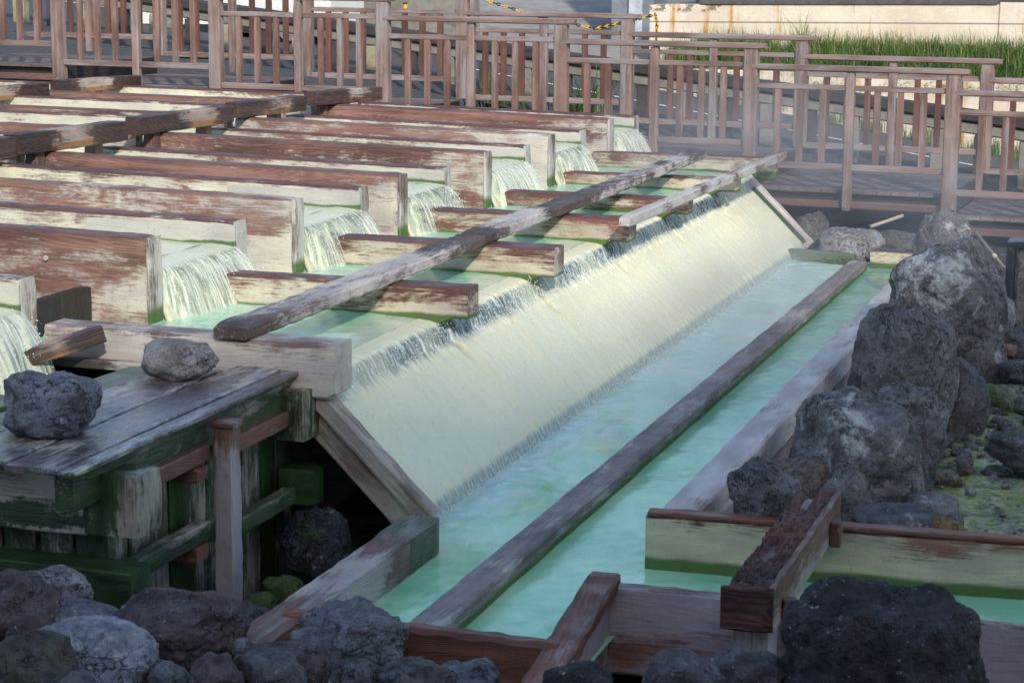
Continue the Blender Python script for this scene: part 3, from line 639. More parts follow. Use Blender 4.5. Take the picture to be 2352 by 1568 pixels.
board('support_post', (-1.685, 8.60, -.5), (-1.685, 8.60, .235), .16, .17, W_POST, T, up=(1, 0, 0), cham=.01, jit=.006)

# ================================================================ plank-lidded box at the left
T = thing('sluice_box', 'mossy plank-lidded wooden box with corner blocks beside the cascade', 'wooden box', (-4.9, 8.9, 0))
board('lid_plank', (-4.72, 7.71, .822), (-4.735, 10.10, .822), .26, .036, W_LID, T, cham=.006, jit=.004, seg=40)
lidp = [(-5.045, -5.07, 7.78, 9.94, .33, W_LID), (-5.34, -5.30, 7.8, 9.90, .23, W_LIDG), (-5.60, -5.60, 7.8, 9.0, .2, W_LIDG)]
for xa, xb, ya, yb, wd, mt in lidp: board('lid_plank', (xa, ya, .818), (xb, yb, .818), wd, .034, mt, T, cham=.006, jit=.004, seg=40)
box('lid_plank', -4.586, -4.50, 7.70, 10.12, .800, .834, W_LID, T, axis='y')
box('top_rail', -4.66, -4.56, 7.80, 10.15, .62, .798, W_MOSSD, T, axis='y')
box('front_panel', -6.4, -4.70, 8.12, 8.19, .42, .795, wood('mossy_cream_panel', (.2, .2, .14), (.03, .06, .03), dep=(.62, .58, .48), dep_bias=.10, algae_amt=.26), T)
for k in range(9):
    x0 = -6.35+k*.19; box('front_slat', x0, x0+.17, 8.26, 8.31, -.35, .42, W_MOSS if k % 3 else W_MOSSD, T, axis='z')
for k in range(10):
    y0 = 8.25+k*.205; box('side_plank', -4.72+.012*(k % 2), -4.66+.012*(k % 2), y0, y0+.20, -.40, .62, [W_MOSS, W_MOSSD, W_MOSS, W_MOSSG, W_MOSSD][k % 5], T, axis='z')
box('corner_block', -4.66, -4.42, 9.97, 10.24, .47, .742, W_MOSSD, T, axis='z', cham=.012)
box('corner_block', -4.66, -4.37, 8.03, 8.26, .46, .742, W_MOSS, T, axis='z', cham=.012)
box('corner_block', -4.60, -4.40, 10.02, 10.17, .10, .30, W_MOSSG, T)
box('sill', -6.4, -4.44, 8.06, 8.26, .02, .285, W_MOSSG, T)
box('upper_rail', -4.58, -4.51, 8.27, 9.03, .58, .665, W_RAILR, T, axis='y'); box('upper_rail', -4.58, -4.51, 9.18, 9.97, .545, .635, W_RAILR, T, axis='y')
box('lower_rail', -4.58, -4.50, 8.20, 9.02, .19, .285, W_MOSSD, T, axis='y'); box('lower_rail', -4.58, -4.50, 9.18, 10.10, .11, .20, W_MOSS, T, axis='y')
box('rail_block', -4.64, -4.50, 8.86, 8.98, .50, .575, W_RAILR, T); box('rail_block', -4.64, -4.50, 8.84, 8.97, .10, .185, W_RAILR, T)
board('post', (-4.455, 9.10, -.35), (-4.455, 9.10, .755), .11, .105, W_POST, T, up=(1, 0, 0), cham=.01, jit=.008, seg=18)
box('post_collar', -4.52, -4.39, 9.035, 9.165, .742, .775, W_RAILR, T)
# pool under the lid edge, frame strips
def lp(u, v): return (-6.5+u*1.2, 8.3+v*1.65, .70+.006*MN.noise((u*12, v*12, 1)))
kind(grid('lower_pool_water', lp, 20, 30, WATER_P), 'structure')
o = board('frame_strip', (-5.98, 10.02, .80), (-4.56, 10.045, .80), .06, .05, W_PLANK, cham=.005); tag(o, 'thin pinkish frame strip along the foot of the front divider beam', 'strip')
o = board('tilted_batten', (-6.10, 9.62, .82), (-5.62, 9.98, .985), .10, .09, W_CHAR, cham=.006); tag(o, 'short dark brown batten tilted against the left end of the front divider', 'batten')
for xx in (-5.9, -5.2):
    pass

# ================================================================ rocks
ROCKS=[
('dark reddish lava rock at the left edge below the green sill', -4.563, 7.3, 0.343, 0.173, 0.156, 0.137, 'brown', 4, 1.3, 'f', 0, 6),
('pale porous rock against the green sill of the box', -4.593, 7.65, 0.308, 0.172, 0.155, 0.1, 'pale', 4, 1.2, 'f', 0, 6),
('flat blue-grey rock between the pale porous rock and the big dark boulder', -4.317, 7.45, 0.261, 0.17, 0.153, 0.086, 'blue', 4, 1.0, 'f', 0, 6),
('small brown-pink rock under the dark reddish rock', -4.418, 7.2, 0.283, 0.103, 0.093, 0.069, 'brown', 4, 1.0, 'f', 0, 6),
('large pale blue-grey rounded rock in the lower left corner', -4.012, 6.9, 0.268, 0.264, 0.237, 0.174, 'bluepale', 6, 0.7, 'f', 0, 6),
('large dark brown lava boulder in front of the mossy plank box', -3.888, 7.4, 0.258, 0.27, 0.243, 0.175, 'brown', 6, 0.9, 'f', 0, 6),
('dark olive mossy rock in the bottom left corner', -4.068, 6.55, 0.357, 0.189, 0.17, 0.146, 'moss', 4, 1.0, 'f', 0, 6),
('small brown stone at the bottom edge right of the pale blue-grey rock', -3.409, 6.85, 0.313, 0.103, 0.093, 0.094, 'brown', 4, 1.0, 'f', 0, 6),
('dark purple rock at the bottom edge below the channel corner', -3.273, 7.0, 0.293, 0.14, 0.126, 0.109, 'dark', 4, 1.0, 'f', 0, 6),
('purple-brown rock leaning on the red corner board', -3.26, 7.25, 0.249, 0.175, 0.158, 0.115, 'brown', 4, 1.0, 'f', 0, 6),
('cracked blue-grey rock against the red front board of the channel', -3.202, 7.68, 0.221, 0.226, 0.203, 0.151, 'blue', 6, 1.4, 'f', 0, 10),
('small dark rock below the cracked blue-grey rock', -2.994, 7.2, 0.232, 0.115, 0.104, 0.085, 'dark', 4, 1.0, 'f', 0, 6),
('smooth dark rock in front of the red front board', -2.723, 7.2, 0.272, 0.133, 0.12, 0.091, 'dark', 4, 1.0, 'f', 0, 6),
('light grey broken rock at the foot of the red front board', -2.648, 7.5, 0.172, 0.136, 0.123, 0.087, 'blue', 4, 1.3, 'f', 0, 6),
('small blue-grey rock beside the big pale one at the bottom edge', -3.668, 6.95, 0.255, 0.091, 0.082, 0.07, 'blue', 4, 1.0, 'f', 0, 6),
('grey-purple rock behind the red end of the left channel beam', -4.177, 8.7, -0.086, 0.101, 0.091, 0.07, 'dark', 4, 1.0, 'f', 0, 6),
('green algae rock in the gap beside the left channel beam', -4.251, 9.3, -0.131, 0.101, 0.091, 0.072, 'green', 4, 1.0, 'f', 0, 6),
('small green rock below the algae rock by the left channel beam', -4.281, 9.1, -0.147, 0.079, 0.071, 0.057, 'green', 4, 1.0, 'f', 0, 6),
('wet dark boulder in the shadow under the cascade board', -4.332, 9.9, -0.098, 0.175, 0.157, 0.227, 'wet', 5, 1.0, 'f', 0, 6),
('tiny blue-grey stone at the red end of the left channel beam', -3.543, 7.35, 0.268, 0.041, 0.037, 0.04, 'blue', 3, 1.0, 'f', 0, 6),
('big black lava boulder in front of the right trough', -1.036, 7.75, 0.277, 0.384, 0.269, 0.384, 'black', 6, 1.25, 'f', 0, 0),
('dark rock with pale streaks beside the big black boulder', -1.539, 7.7, 0.265, 0.15, 0.135, 0.111, 'dark', 4, 1.0, 'f', 0, 10),
('dark speckled rock at the bottom edge under the rotten beam post', -1.72, 7.35, 0.347, 0.144, 0.13, 0.126, 'dark', 4, 1.0, 'f', 0, 6),
('small black rock at the foot of the diagonal post', -2.092, 7.2, 0.341, 0.123, 0.111, 0.082, 'black', 4, 1.0, 'f', 0, 6),
('grey oval rock lying on the far end of the plank lid', -5.03, 9.72, 0.939, 0.183, 0.165, 0.1, 'greyrock', 5, 0.6, 'f', 0, 6),
('angular blue-grey rock lying on the near end of the plank lid', -5.003, 8.35, 0.968, 0.226, 0.203, 0.156, 'bluetop', 5, 0.9, 'f', 0, 8),
('pointed dark boulder leaning below the walkway post', -1.972, 18.7, 0.309, 0.28, 0.224, 0.544, 'spot', 6, 1.0, 'f', -0.28, 9),
('large white-splashed boulder at the far end of the channel wall', -1.734, 15.957, 0.395, 0.4, 0.36, 0.49, 'splash', 6, 0.72, 'f', 0, 6),
('round grey boulder leaning against the middle of the channel wall', -1.79, 14.005, 0.214, 0.34, 0.306, 0.486, 'spot', 6, 0.72, 'f', 0, 6),
('dark boulder standing behind the round grey one beside the stream', -1.544, 14.3, -0.03, 0.264, 0.237, 0.429, 'dark', 5, 1.0, 'f', 0, 6),
('massive pale-spotted boulder beside the near channel wall', -1.756, 11.775, 0.221, 0.372, 0.335, 0.387, 'splash', 6, 0.72, 'f', 0, 6),
('grey rounded rock at the near end of the channel wall', -1.959, 10.145, 0.356, 0.168, 0.151, 0.181, 'spot', 5, 1.0, 'f', 0, 6),
('brownish rock between the near wall rock and the massive boulder', -1.992, 11.5, 0.063, 0.193, 0.174, 0.174, 'brownpale', 4, 1.0, 'f', 0, 6),
('grey rock behind the rotten beam', -1.741, 11.3, 0.046, 0.134, 0.121, 0.183, 'spot', 4, 1.0, 'f', 0, 6),
('low flat dark rock behind the trough board', -1.348, 10.9, 0.045, 0.245, 0.22, 0.111, 'dark', 4, 1.0, 'f', 0, 6),
('smooth dark stone on top of the flat rock by the stream', -1.266, 11.5, -0.002, 0.155, 0.14, 0.082, 'spot', 4, 1.0, 'f', 0, 6),
('ochre-edged rock behind the trough board beside the stream', -1.141, 10.85, 0.063, 0.098, 0.088, 0.073, 'ochre', 4, 1.0, 'f', 0, 6),
('small grey rock at the stream edge beside the ochre one', -1.112, 11.1, 0.023, 0.064, 0.057, 0.073, 'spot', 3, 1.0, 'f', 0, 6),
('dark purple rock at the right foot of the massive boulder', -1.473, 12.6, -0.09, 0.087, 0.078, 0.147, 'dark', 4, 1.0, 'f', 0, 6),
('small round tan stone at the stream bank', -1.339, 12.9, -0.165, 0.096, 0.086, 0.06, 'brownpale', 3, 1.0, 'f', 0, 6),
('small tan pebble next to the round tan stone', -1.255, 13.1, -0.12, 0.055, 0.05, 0.061, 'brownpale', 3, 1.0, 'f', 0, 6),
('pale grey boulder behind the pointed one near the pipe', -1.476, 17.8, 0.096, 0.125, 0.113, 0.171, 'pale', 4, 1.0, 'f', 0, 6),
('dark boulder rising out of the green stream', -0.946, 13.2, -0.003, 0.179, 0.161, 0.116, 'dark', 4, 1.0, 'f', 0, 6),
('greenish banded rock above the stream', -1.27, 15.2, -0.114, 0.151, 0.136, 0.103, 'greenpale', 4, 1.0, 'f', 0, 6),
('dark brown rock at the right edge above the stream', -1.122, 15.8, -0.023, 0.172, 0.155, 0.09, 'dark', 4, 1.0, 'f', 0, 6),
('grey-green rock at the right edge above the banded rock', -0.993, 14.9, -0.08, 0.108, 0.098, 0.085, 'greenpale', 3, 1.0, 'f', 0, 6),
('brown rock pile under the pale grey boulder', -1.398, 16.0, -0.038, 0.175, 0.158, 0.15, 'brownpale', 4, 1.0, 'f', 0, 6),
('small orange stone near the upper pebbles', -1.407, 16.8, -0.028, 0.061, 0.055, 0.052, 'orange', 3, 1.0, 'f', 0, 6),
('second small orange stone near the upper pebbles', -1.312, 16.9, -0.053, 0.061, 0.055, 0.049, 'orange', 3, 1.0, 'f', 0, 6),
('dark smooth rock beside the pipe end', -1.615, 19.6, -0.003, 0.118, 0.106, 0.122, 'dark', 4, 1.0, 'f', 0, 6),
('blue-grey rock at the right edge under the mesh-wrapped block', -1.277, 17.3, -0.062, 0.224, 0.202, 0.116, 'dark', 4, 1.0, 'f', 0, 6),
('rounded grey stone on the left bank of the stream', -1.443, 14.7, -0.097, 0.093, 0.083, 0.108, 'spot', 4, 1.0, 'f', 0, 6),
('black rock in the stream above the large dark one', -1.456, 15.5, -0.073, 0.092, 0.083, 0.073, 'dark', 3, 1.0, 'f', 0, 6),
('tall craggy grey boulder filling the bank behind the round grey one', -1.589, 16.0, 0.017, 0.335, 0.301, 0.619, 'spot', 6, 0.9, 'f', 0, 6),
('dark craggy rock wedged between the massive boulder and the round grey one', -1.642, 13.4, -0.004, 0.227, 0.205, 0.327, 'spot', 5, 0.9, 'f', 0, 6),
('brown-grey rubble rock at the right foot of the craggy bank', -1.552, 17.0, -0.109, 0.177, 0.159, 0.319, 'dark', 5, 1.2, 'f', 0, 6),
('round dark boulder behind the far end of the cascade', -3.792, 21.9, 0.161, 0.215, 0.194, 0.213, 'mist', 4, 1.0, 'f', 0, 6),
('pale-faced rock behind the far end board of the channel', -3.314, 21.4, 0.112, 0.298, 0.268, 0.187, 'pale', 4, 1.0, 'f', 0, 6),
('flat grey rock behind the far end board of the channel', -2.911, 21.3, 0.038, 0.246, 0.221, 0.078, 'mist', 4, 1.0, 'f', 0, 6),
('low dark rock under the walkway beside the pale-faced rock', -3.024, 22.6, 0.0, 0.26, 0.234, 0.13, 'mist', 4, 1.0, 'f', 0, 6),
('dark rock in the shadow left of the pointed boulder', -2.349, 20.0, 0.2, 0.115, 0.103, 0.177, 'mist', 4, 1.0, 'f', 0, 6),
]

GRP = {}
for i, (lab, x, y, z, rx, ry, rz, mt, sub, rough, g, tilt, fac) in enumerate(ROCKS):
    me = rock_mesh(rx, ry, rz, sub, rough, fac, i+3, mt == 'black' and rx > .2)
    o = link('rock', me, ROCKM[mt], None, Matrix.Translation((x, y, z)) @ Matrix.Rotation(tilt, 4, 'Y'), smooth=True)
    grp = 'rocks in the foreground' if y < 9.4 and not ('lid' in lab) else ('rocks lying on the plank lid' if 'lid' in lab else ('boulders right of the channel' if y < 21 else 'rocks beyond the far end of the channel'))
    tag(o, lab, 'rock', grp)
# loose gravel and cobbles nobody could count
def gravel(name, n, region, mat, smin, smax, zf, seed, lab):
    rs = random.Random(seed); V = []; F = []
    bm = bmesh.new(); bmesh.ops.create_icosphere(bm, subdivisions=2, radius=1); base = [v.co.copy() for v in bm.verts]; fc = [tuple(v.index for v in f.verts) for f in bm.faces]; bm.free()
    for i in range(n):
        x, y = region(rs); s = smin+(smax-smin)*rs.random()**2.5; o = len(V); R_ = Matrix.Rotation(rs.random()*6.3, 3, 'Z'); sx, sy, sz = rs.uniform(.7, 1.3), rs.uniform(.7, 1.3), rs.uniform(.45, .8); sd_ = rs.random()*99
        for b in base:
            q = b*(1+.35*MN.noise(b*1.6+Vector((sd_, 0, 0)))); q = R_ @ Vector((q.x*sx, q.y*sy, q.z*sz))*s; V.append((q.x+x, q.y+y, q.z+zf(x, y)))
        F += [tuple(o+k for k in f) for f in fc]
    o = link(name, rawmesh(name, V, F), mat, smooth=True); kind(o, 'stuff'); tag(o, lab, 'stones'); return o
gravel('gravel', 520, lambda r: (r.uniform(-2.1, -.2), r.uniform(11.2, 18.5)), ROCKM['pale'], .012, .055, lambda x, y: -.185, 5, 'pale small stones scattered over the green stream bed')
gravel('gravel', 420, lambda r: (r.uniform(-2.2, -.1), r.uniform(13.2, 19.5)), ROCKM['spot'], .02, .12, lambda x, y: -.19, 6, 'dark cobbles banked along the right of the boulders')
gravel('gravel', 500, lambda r: (r.uniform(-6.2, -.4), r.uniform(6.3, 8.0)), ROCKM['dark'], .02, .10, lambda x, y: gfn((x+26)/34, (y-3)/27)[2]+.03, 8, 'dark rubble filling the gaps between the foreground rocks')
gravel('gravel', 240, lambda r: (r.uniform(-4.4, -3.85), r.uniform(8.2, 10.2)), ROCKM['dark'], .02, .08, lambda x, y: -.30, 9, 'dark rubble in the gap beside the left channel beam')
gravel('gravel', 500, lambda r: (r.uniform(-5.2, -.6), r.uniform(20.9, 25.5)), ROCKM['mist'], .03, .16, lambda x, y: -.28, 10, 'rubble in the dark beneath the walkway')

# ================================================================ walkway with two railings
FX, FY, SP, ST = -2.6, 23.8, 2.33, .232
FRZ = -math.atan(.045)
def fence(depth, s0, s1, lab, mats, zlow, bolts):
    T = thing('wooden_railing', lab, 'railing', (FX, FY, 0), FRZ, 'railings on both sides of the walkway'); Z0 = Vector((FX, FY, 0)); mp, mr, mb = mats
    def B(n, a_, b_, wd, hh, mt, **k): return board(n, Z0+Vector(a_), Z0+Vector(b_), wd, hh, mt, T, **k)
    for s in range(s0, s1+1):
        xr = -SP*s; xl = xr-SP; dz = ST*s; cz = 1.83+dz; y = depth
        B('post', (xr, y, zlow+dz), (xr, y, cz-.075), .135, .165, mp, up=(1, 0, 0), cham=.012, jit=.005, seg=14)
        xm = (xr+xl)/2
        B('post', (xm, y, zlow+.03+dz), (xm, y, cz-.075), .095, .10, mp, up=(1, 0, 0), cham=.010, jit=.005, seg=14)
        B('handrail', (xl+.02, y-.01, cz-.036), (xr+.17, y-.01, cz-.036), .13, .068, mr, cham=.012, jit=.004, seg=20)
        for xa, xb in ((xl+.066, xm-.05), (xm+.05, xr-.066)):
            B('rail', (xa, y, cz-.255), (xb, y, cz-.255), .06, .062, mr, cham=.006)
            B('bottom_rail', (xa, y, .672+dz), (xb, y, .672+dz), .06, .075, mr, cham=.006)
            for q in range(1, 4):
                xx = xa+(xb-xa)*q/4
                B('baluster', (xx, y, .71+dz), (xx, y, cz-.287), .060, .074, mb, up=(1, 0, 0), cham=.005, jit=.003, seg=8)
        if bolts:
            for xx in (xr, xm):
                bm = bmesh.new(); bmesh.ops.create_cone(bm, cap_ends=True, segments=12, radius1=.016, radius2=.014, depth=.014); me = bpy.data.meshes.new('bolt'); bm.to_mesh(me); bm.free()
                link('bolt', me, STEEL, T, Matrix.Translation(Z0+Vector((xx, y-.072, .225+dz))) @ Matrix.Rotation(pi/2, 4, 'X'))
    return T
STEEL = plain('steel', (.5, .48, .45), .4, Metallic=.8)
fence(0, -1, 5, 'front stepped wooden railing of the walkway, nearest the pools', (W_FENCE, W_FENCE, W_FENCEB), .15, True)
fence(2.6, -1, 5, 'rear stepped wooden railing of the walkway, on the road side', (W_FENCE, W_FENCE, W_FENCE2), .42, False)
T = thing('walkway_deck', 'stepped plank walkway between the two railings', 'walkway', (FX, FY, 0), FRZ); Z0 = Vector((FX, FY, 0))
for s in range(-1, 6):
    xr = -SP*s-.02; xl = xr-SP+.04; dz = ST*s; zt = .40+dz
    V = []; F = []; nb = 14
    bw = (xr-xl)/nb
    for q in range(nb):
        x0 = xl+q*bw+.004; x1 = x0+bw-.008; o_ = len(V)
        for (x, y, z) in [(x0, .10, zt-.04), (x1, .10, zt-.04), (x1, 2.56, zt-.04), (x0, 2.56, zt-.04), (x0, .10, zt), (x1, .10, zt), (x1, 2.56, zt), (x0, 2.56, zt)]: V.append((x, y, z+.004*MN.noise((x*9, 0, s))))
        F += [(o_+0, o_+3, o_+2, o_+1), (o_+4, o_+5, o_+6, o_+7), (o_, o_+1, o_+5, o_+4), (o_+1, o_+2, o_+6, o_+5), (o_+2, o_+3, o_+7, o_+6), (o_+3, o_, o_+4, o_+7)]
    link('deck_section', rawmesh('deck_section', V, F), W_DECK, T, Matrix.Translation(Z0))
    def B(n, a_, b_, wd, hh, mt, **k): return board(n, Z0+Vector(a_), Z0+Vector(b_), wd, hh, mt, T, **k)
    B('fascia_beam', (xl+.06, .06, zt-.165), (xr-.06, .06, zt-.165), .05, .085, W_FASCIA)
    B('joist', (xl+.02, .22, zt-.13), (xr-.02, .22, zt-.13), .06, .16, W_DARK); B('joist', (xl+.02, 2.4, zt-.13), (xr-.02, 2.4, zt-.13), .06, .16, W_DARK)
    B('riser', (xr+.01, .12, zt-.12), (xr+.01, 2.5, zt-.12), .03, .235, W_DARK)
    for yy in (.45, 2.2): B('pile', (xr-.1, yy, -.9), (xr-.1, yy, zt-.22), .14, .14, W_DARK, up=(1, 0, 0))

# pipe sticks in the dark
def stick(x0, y0, z0, x1, y1, z1, rad, mat, lab, cat='pipe', ring=False):
    a_, b_ = Vector((x0, y0, z0)), Vector((x1, y1, z1)); d = b_-a_
    bm = bmesh.new(); bmesh.ops.create_cone(bm, cap_ends=True, segments=14, radius1=rad, radius2=rad*.92, depth=d.length); me = bpy.data.meshes.new('pipe'); bm.to_mesh(me); bm.free()
    o = link('pipe', me, mat, None, Matrix.Translation((a_+b_)/2) @ d.to_track_quat('Z', 'Y').to_matrix().to_4x4(), smooth=True); tag(o, lab, cat)
    if ring:
        bm = bmesh.new(); bmesh.ops.create_cone(bm, cap_ends=True, segments=14, radius1=rad*1.35, radius2=rad*1.35, depth=.04); me = bpy.data.meshes.new('ring'); bm.to_mesh(me); bm.free()
        r_ = link('ring', me, CREAMP, None, Matrix.Translation((0, 0, d.length*.18))); r_.parent = o
    return o
CREAMP = plain('cream_plastic', (.7, .62, .45), .5); GREYP = plain('grey_bamboo', (.22, .2, .17), .6)
stick(-1.98, 20.6, .42, -1.66, 20.3, .12, .016, GREYP, 'thin dark pipe with a cream ring slanting under the walkway at the right', ring=True)
stick(-3.25, 22.3, .20, -2.95, 22.6, .30, .02, plain('tan_stick', (.42, .36, .27)), 'short tan stick poking out beneath the walkway')
# bagged block at the right edge
T = thing('wrapped_block', 'dark mesh block wrapped in black film standing at the right photo edge', 'block', (-1.35, 18.6, 0))
box('mesh_block', -1.42, -.95, 18.5, 18.8, -.15, .55, ROCKM['spot'], T, axis='z', cham=.03)
box('film_frame', -1.50, -1.43, 18.46, 18.84, -.18, .60, plain('black_film', (.012, .012, .016), .25), T, axis='z', cham=.03)
box('film_frame', -1.50, -.93, 18.46, 18.84, .56, .62, plain('black_film_top', (.012, .012, .016), .25), T, cham=.03)
# ================================================================ road side
def roadz(x): return .60-.155*(x+6.4) if x > -11 else .60+.713+.10*(-11-x)
ASPH = plain('asphalt', (.075, .074, .074), .9, .15, 9)
kind(grid('road', lambda u, v: (-30+u*36, 27.0+v*6.2, roadz(-30+u*36)), 60, 6, ASPH), 'structure')
PAINT = plain('road_paint', (.75, .74, .70), .7, .12)
kind(grid('road_marking', lambda u, v: (-11+u*13, 30.7+v*.12-.0*u, roadz(-11+u*13)+.012), 40, 1, PAINT), 'structure')
CONC = plain('concrete', (.24, .225, .19), .9, .25, 5, c2=(.2, .19, .16), mid=(1, 1, 1))
CONCY = plain('mossy_concrete', (.33, .30, .19), .9, .3, 4, c2=(.22, .21, .13))
T = thing('concrete_guard_fence', 'low concrete post-and-rail fence sloping down beside the road', 'concrete fence', (-9, 28.5, 0))
def rz(x): return 2.33-.114*(x+15.4)
board('rail', (-19, 28.5, rz(-19)-.09), (-1.2, 28.5, rz(-1.2)-.09), .18, .16, CONC, T, cham=.02, seg=60)
board('rail_cap', (-19, 28.5, rz(-19)+.035), (-1.2, 28.5, rz(-1.2)+.075), .30, .155, plain('dark_cap', (.05, .048, .045), .9), T, cham=.02, seg=60)
for k in range(15):
    x = -18.5+k*1.17; zb = roadz(x)-.15
    board('post', (x, 28.5, zb), (x, 28.5, rz(x)-.172), .17, .20, CONCY if x < -11 else CONC, T, up=(1, 0, 0), cham=.015)
    board('mid_post', (x+.58, 28.5, zb), (x+.58, 28.5, rz(x+.58)-.172), .12, .20, plain('dark_post', (.06, .055, .05), .8) if k == 0 else bpy.data.materials['dark_post'], T, up=(1, 0, 0))
# cream retaining wall and its grass ledge
def cream_mat():
    n = NT('cream_render'); P = n.world(); X, Y, Z = n.sep(P)
    a = n.noise(P, 1.3, 7, .65); col = n.mix(n.ramp(a, .3, .7), (.66, .55, .42), (.78, .68, .54))
    st = n.noise(n.vmul(P, (4.5, 1, .35)), 1.0, 6, .65)
    col = n.mix(n.math('MULTIPLY', n.ramp(st, .54, .66), n.ramp(n.noise(P, .9, 2), .45, .58)), col, (.55, .30, .08))
    col = n.mix(n.math('MULTIPLY', n.ramp(n.noise(n.vmul(P, (7, 1, 1.2)), 1.0, 5), .55, .75), .3), col, (.5, .43, .36))
    ln = n.math('ABSOLUTE', n.math('SUBTRACT', n.math('ADD', Z, n.math('MULTIPLY', X, -.012)), 2.06))
    col = n.mix(n.ramp(ln, .0, .020, .85, 0), col, (.12, .09, .07))
    pk = n.math('MULTIPLY', n.ramp(n.noise(P, 4.5, 8, .7), .5, .56), n.math('MULTIPLY', n.ramp(X, -7.35, -7.6), n.ramp(Z, 2.10, 2.16)))
    col = n.mix(pk, col, (.22, .18, .12))
    return n.fin(n.bsdf(col, .9, n.bump(n.math('ADD', a, n.noise(P, 16, 5, .7)), .5, .02)))
CRM = cream_mat()
T = thing('retaining_wall', 'cream rendered retaining wall with rust streaks and crumbled left corner', 'wall', (-4, 34, 0))
board('upper_wall', (-8.75, 34.2, 1.63), (3, 34.2, 1.80), .4, 1.22, CRM, T, cham=.02, jit=.01, seg=40)
board('lower_wall', (-8.35, 33.1, .22), (3, 33.1, .18), .2, 2.06, CRM, T, cham=.02, seg=40)
board('buttress', (-2.85, 34.03, 1.3), (-2.85, 34.03, 2.36), .12, .42, CRM, T, up=(1, 0, 0))
board('coping', (-7.9, 34.2, 2.285), (-3.1, 34.2, 2.355), .46, .07, plain('weathered_coping', (.10, .09, .085), .8), T)
o = board('upper_street_backdrop', (-8.2, 35.2, 2.45), (3, 35.2, 2.6), .5, .7, plain('dark_backdrop', (.06, .058, .06), .6, .4, 3, c2=(.16, .16, .18)), cham=.03); tag(o, 'dark kerb of the upper street along the top of the cream wall', 'backdrop')  # added dark block in place of parked cars, covers the bright sky
EARTH = plain('ledge_earth', (.07, .08, .03), .95)
kind(grid('ledge_ground', lambda u, v: (-8.3+u*11.3, 33.15+v*.95, 1.24+.36*v), 30, 4, EARTH), 'structure')
def grass_mat(name, c0, c1):
    n = NT(name); P = n.world(); oi = n.noise(P, 2.2, 4); b = n.noise(P, 25, 3)
    col = n.mix(n.ramp(n.math('ADD', n.math('MULTIPLY', oi, .6), n.math('MULTIPLY', b, .4)), .36, .62), c0, c1)
    s = n.bsdf(col, .55); t = n.n('ShaderNodeBsdfTranslucent'); n.put(t.inputs[0], col)
    mx = n.n('ShaderNodeMixShader'); mx.inputs[0].default_value = .3; n.l(s, mx.inputs[1]); n.l(t.outputs[0], mx.inputs[2]); return n.fin(mx.outputs[0])
GRASS = grass_mat('grass', (.06, .14, .03), (.20, .32, .08)); REED = grass_mat('reed', (.07, .15, .02), (.26, .34, .05))
def blades(name, pts, hmin, hmax, wd, mat, lean=.5, seed=1, droop=.5, segs=4):
    rs = random.Random(seed); V = []; F = []
    for (x, y, z) in pts:
        h = rs.uniform(hmin, hmax); a_ = rs.random()*6.28; ln = rs.uniform(.1, lean)*h; dx, dy = cos(a_)*ln, sin(a_)*ln; px, py = -sin(a_)*wd, cos(a_)*wd; o_ = len(V)
        if rs.random() < .6: dy = -abs(dy)
        for i in range(segs+1):
            t = i/segs; w_ = (1-t**2)*.5+.03; zz = z+h*(t-droop*t*t*(ln/h)*1.2); b = t*t
            V.append((x+dx*b-px*w_, y+dy*b-py*w_, zz)); V.append((x+dx*b+px*w_, y+dy*b+py*w_, zz))
        for i in range(segs): F.append((o_+2*i, o_+2*i+1, o_+2*i+3, o_+2*i+2))
    return link(name, rawmesh(name, V, F), mat)
rs = random.Random(3); P_ = []
for i in range(26000):
    x = rs.uniform(-8.3, 2.5); v = rs.random()**.8; y = 33.0+v*1.0
    if MN.noise((x*1.3, y*2, 0)) < -.35: continue
    P_.append((x, y, 1.20+.38*v-.22*(v < .12)))
for xx in (0,):
    o = blades('ledge_grass', P_, .18, .56, .010, GRASS, 1.1, 2, 1.0); kind(o, 'stuff'); tag(o, 'thick green grass hanging over the ledge of the cream wall', 'grass')
o = blades('dry_stems', [q for q in P_[::14]], .3, .62, .006, plain('dry_straw', (.42, .34, .18)), .8, 12, .5); kind(o, 'stuff'); tag(o, 'dry straw-coloured stems among the ledge grass', 'grass')
# weeds along the foot of the wall
P2 = [(rs.gauss(c, .22), rs.uniform(32.6, 33.0), roadz(c)) for c in (-8.6, -7.4, -6.6, -5.6, -4.9, -4.0, -3.1, -2.5) for _ in range(220)]
o = blades('wall_foot_weeds', P2, .12, .42, .009, GRASS, .6, 5, .4); kind(o, 'stuff'); tag(o, 'patches of weeds along the foot of the cream wall', 'weeds')
def clump(x, y, z, n_, h, lab, mat, sp=.12, wd=.014, seed=1):
    rs_ = random.Random(seed); o = blades('grass_clump', [(rs_.gauss(0, sp), rs_.gauss(0, sp*.6), 0) for _ in range(n_)], h*.5, h, wd, mat, .7, seed, .5, 6)
    o.location = (x, y, z); tag(o, lab, 'plant', 'grass clumps behind the walkway')
clump(-9.15, 27.3, .75, 110, .95, 'tall green reed clump behind the railing, left of the two', REED, .22, .018, 3)
clump(-8.0, 27.25, .62, 150, 1.25, 'tall green reed clump with arching tips, right of the two', REED, .25, .018, 4)
clump(-4.95, 27.2, .15, 60, .5, 'low yellow-green weed tuft beneath the rear railing', REED, .25, .016, 5)
clump(-6.15, 33.75, 1.45, 26, 1.15, 'thin tall weed sprouting from the grass ledge against the cream wall', GRASS, .05, .012, 6)

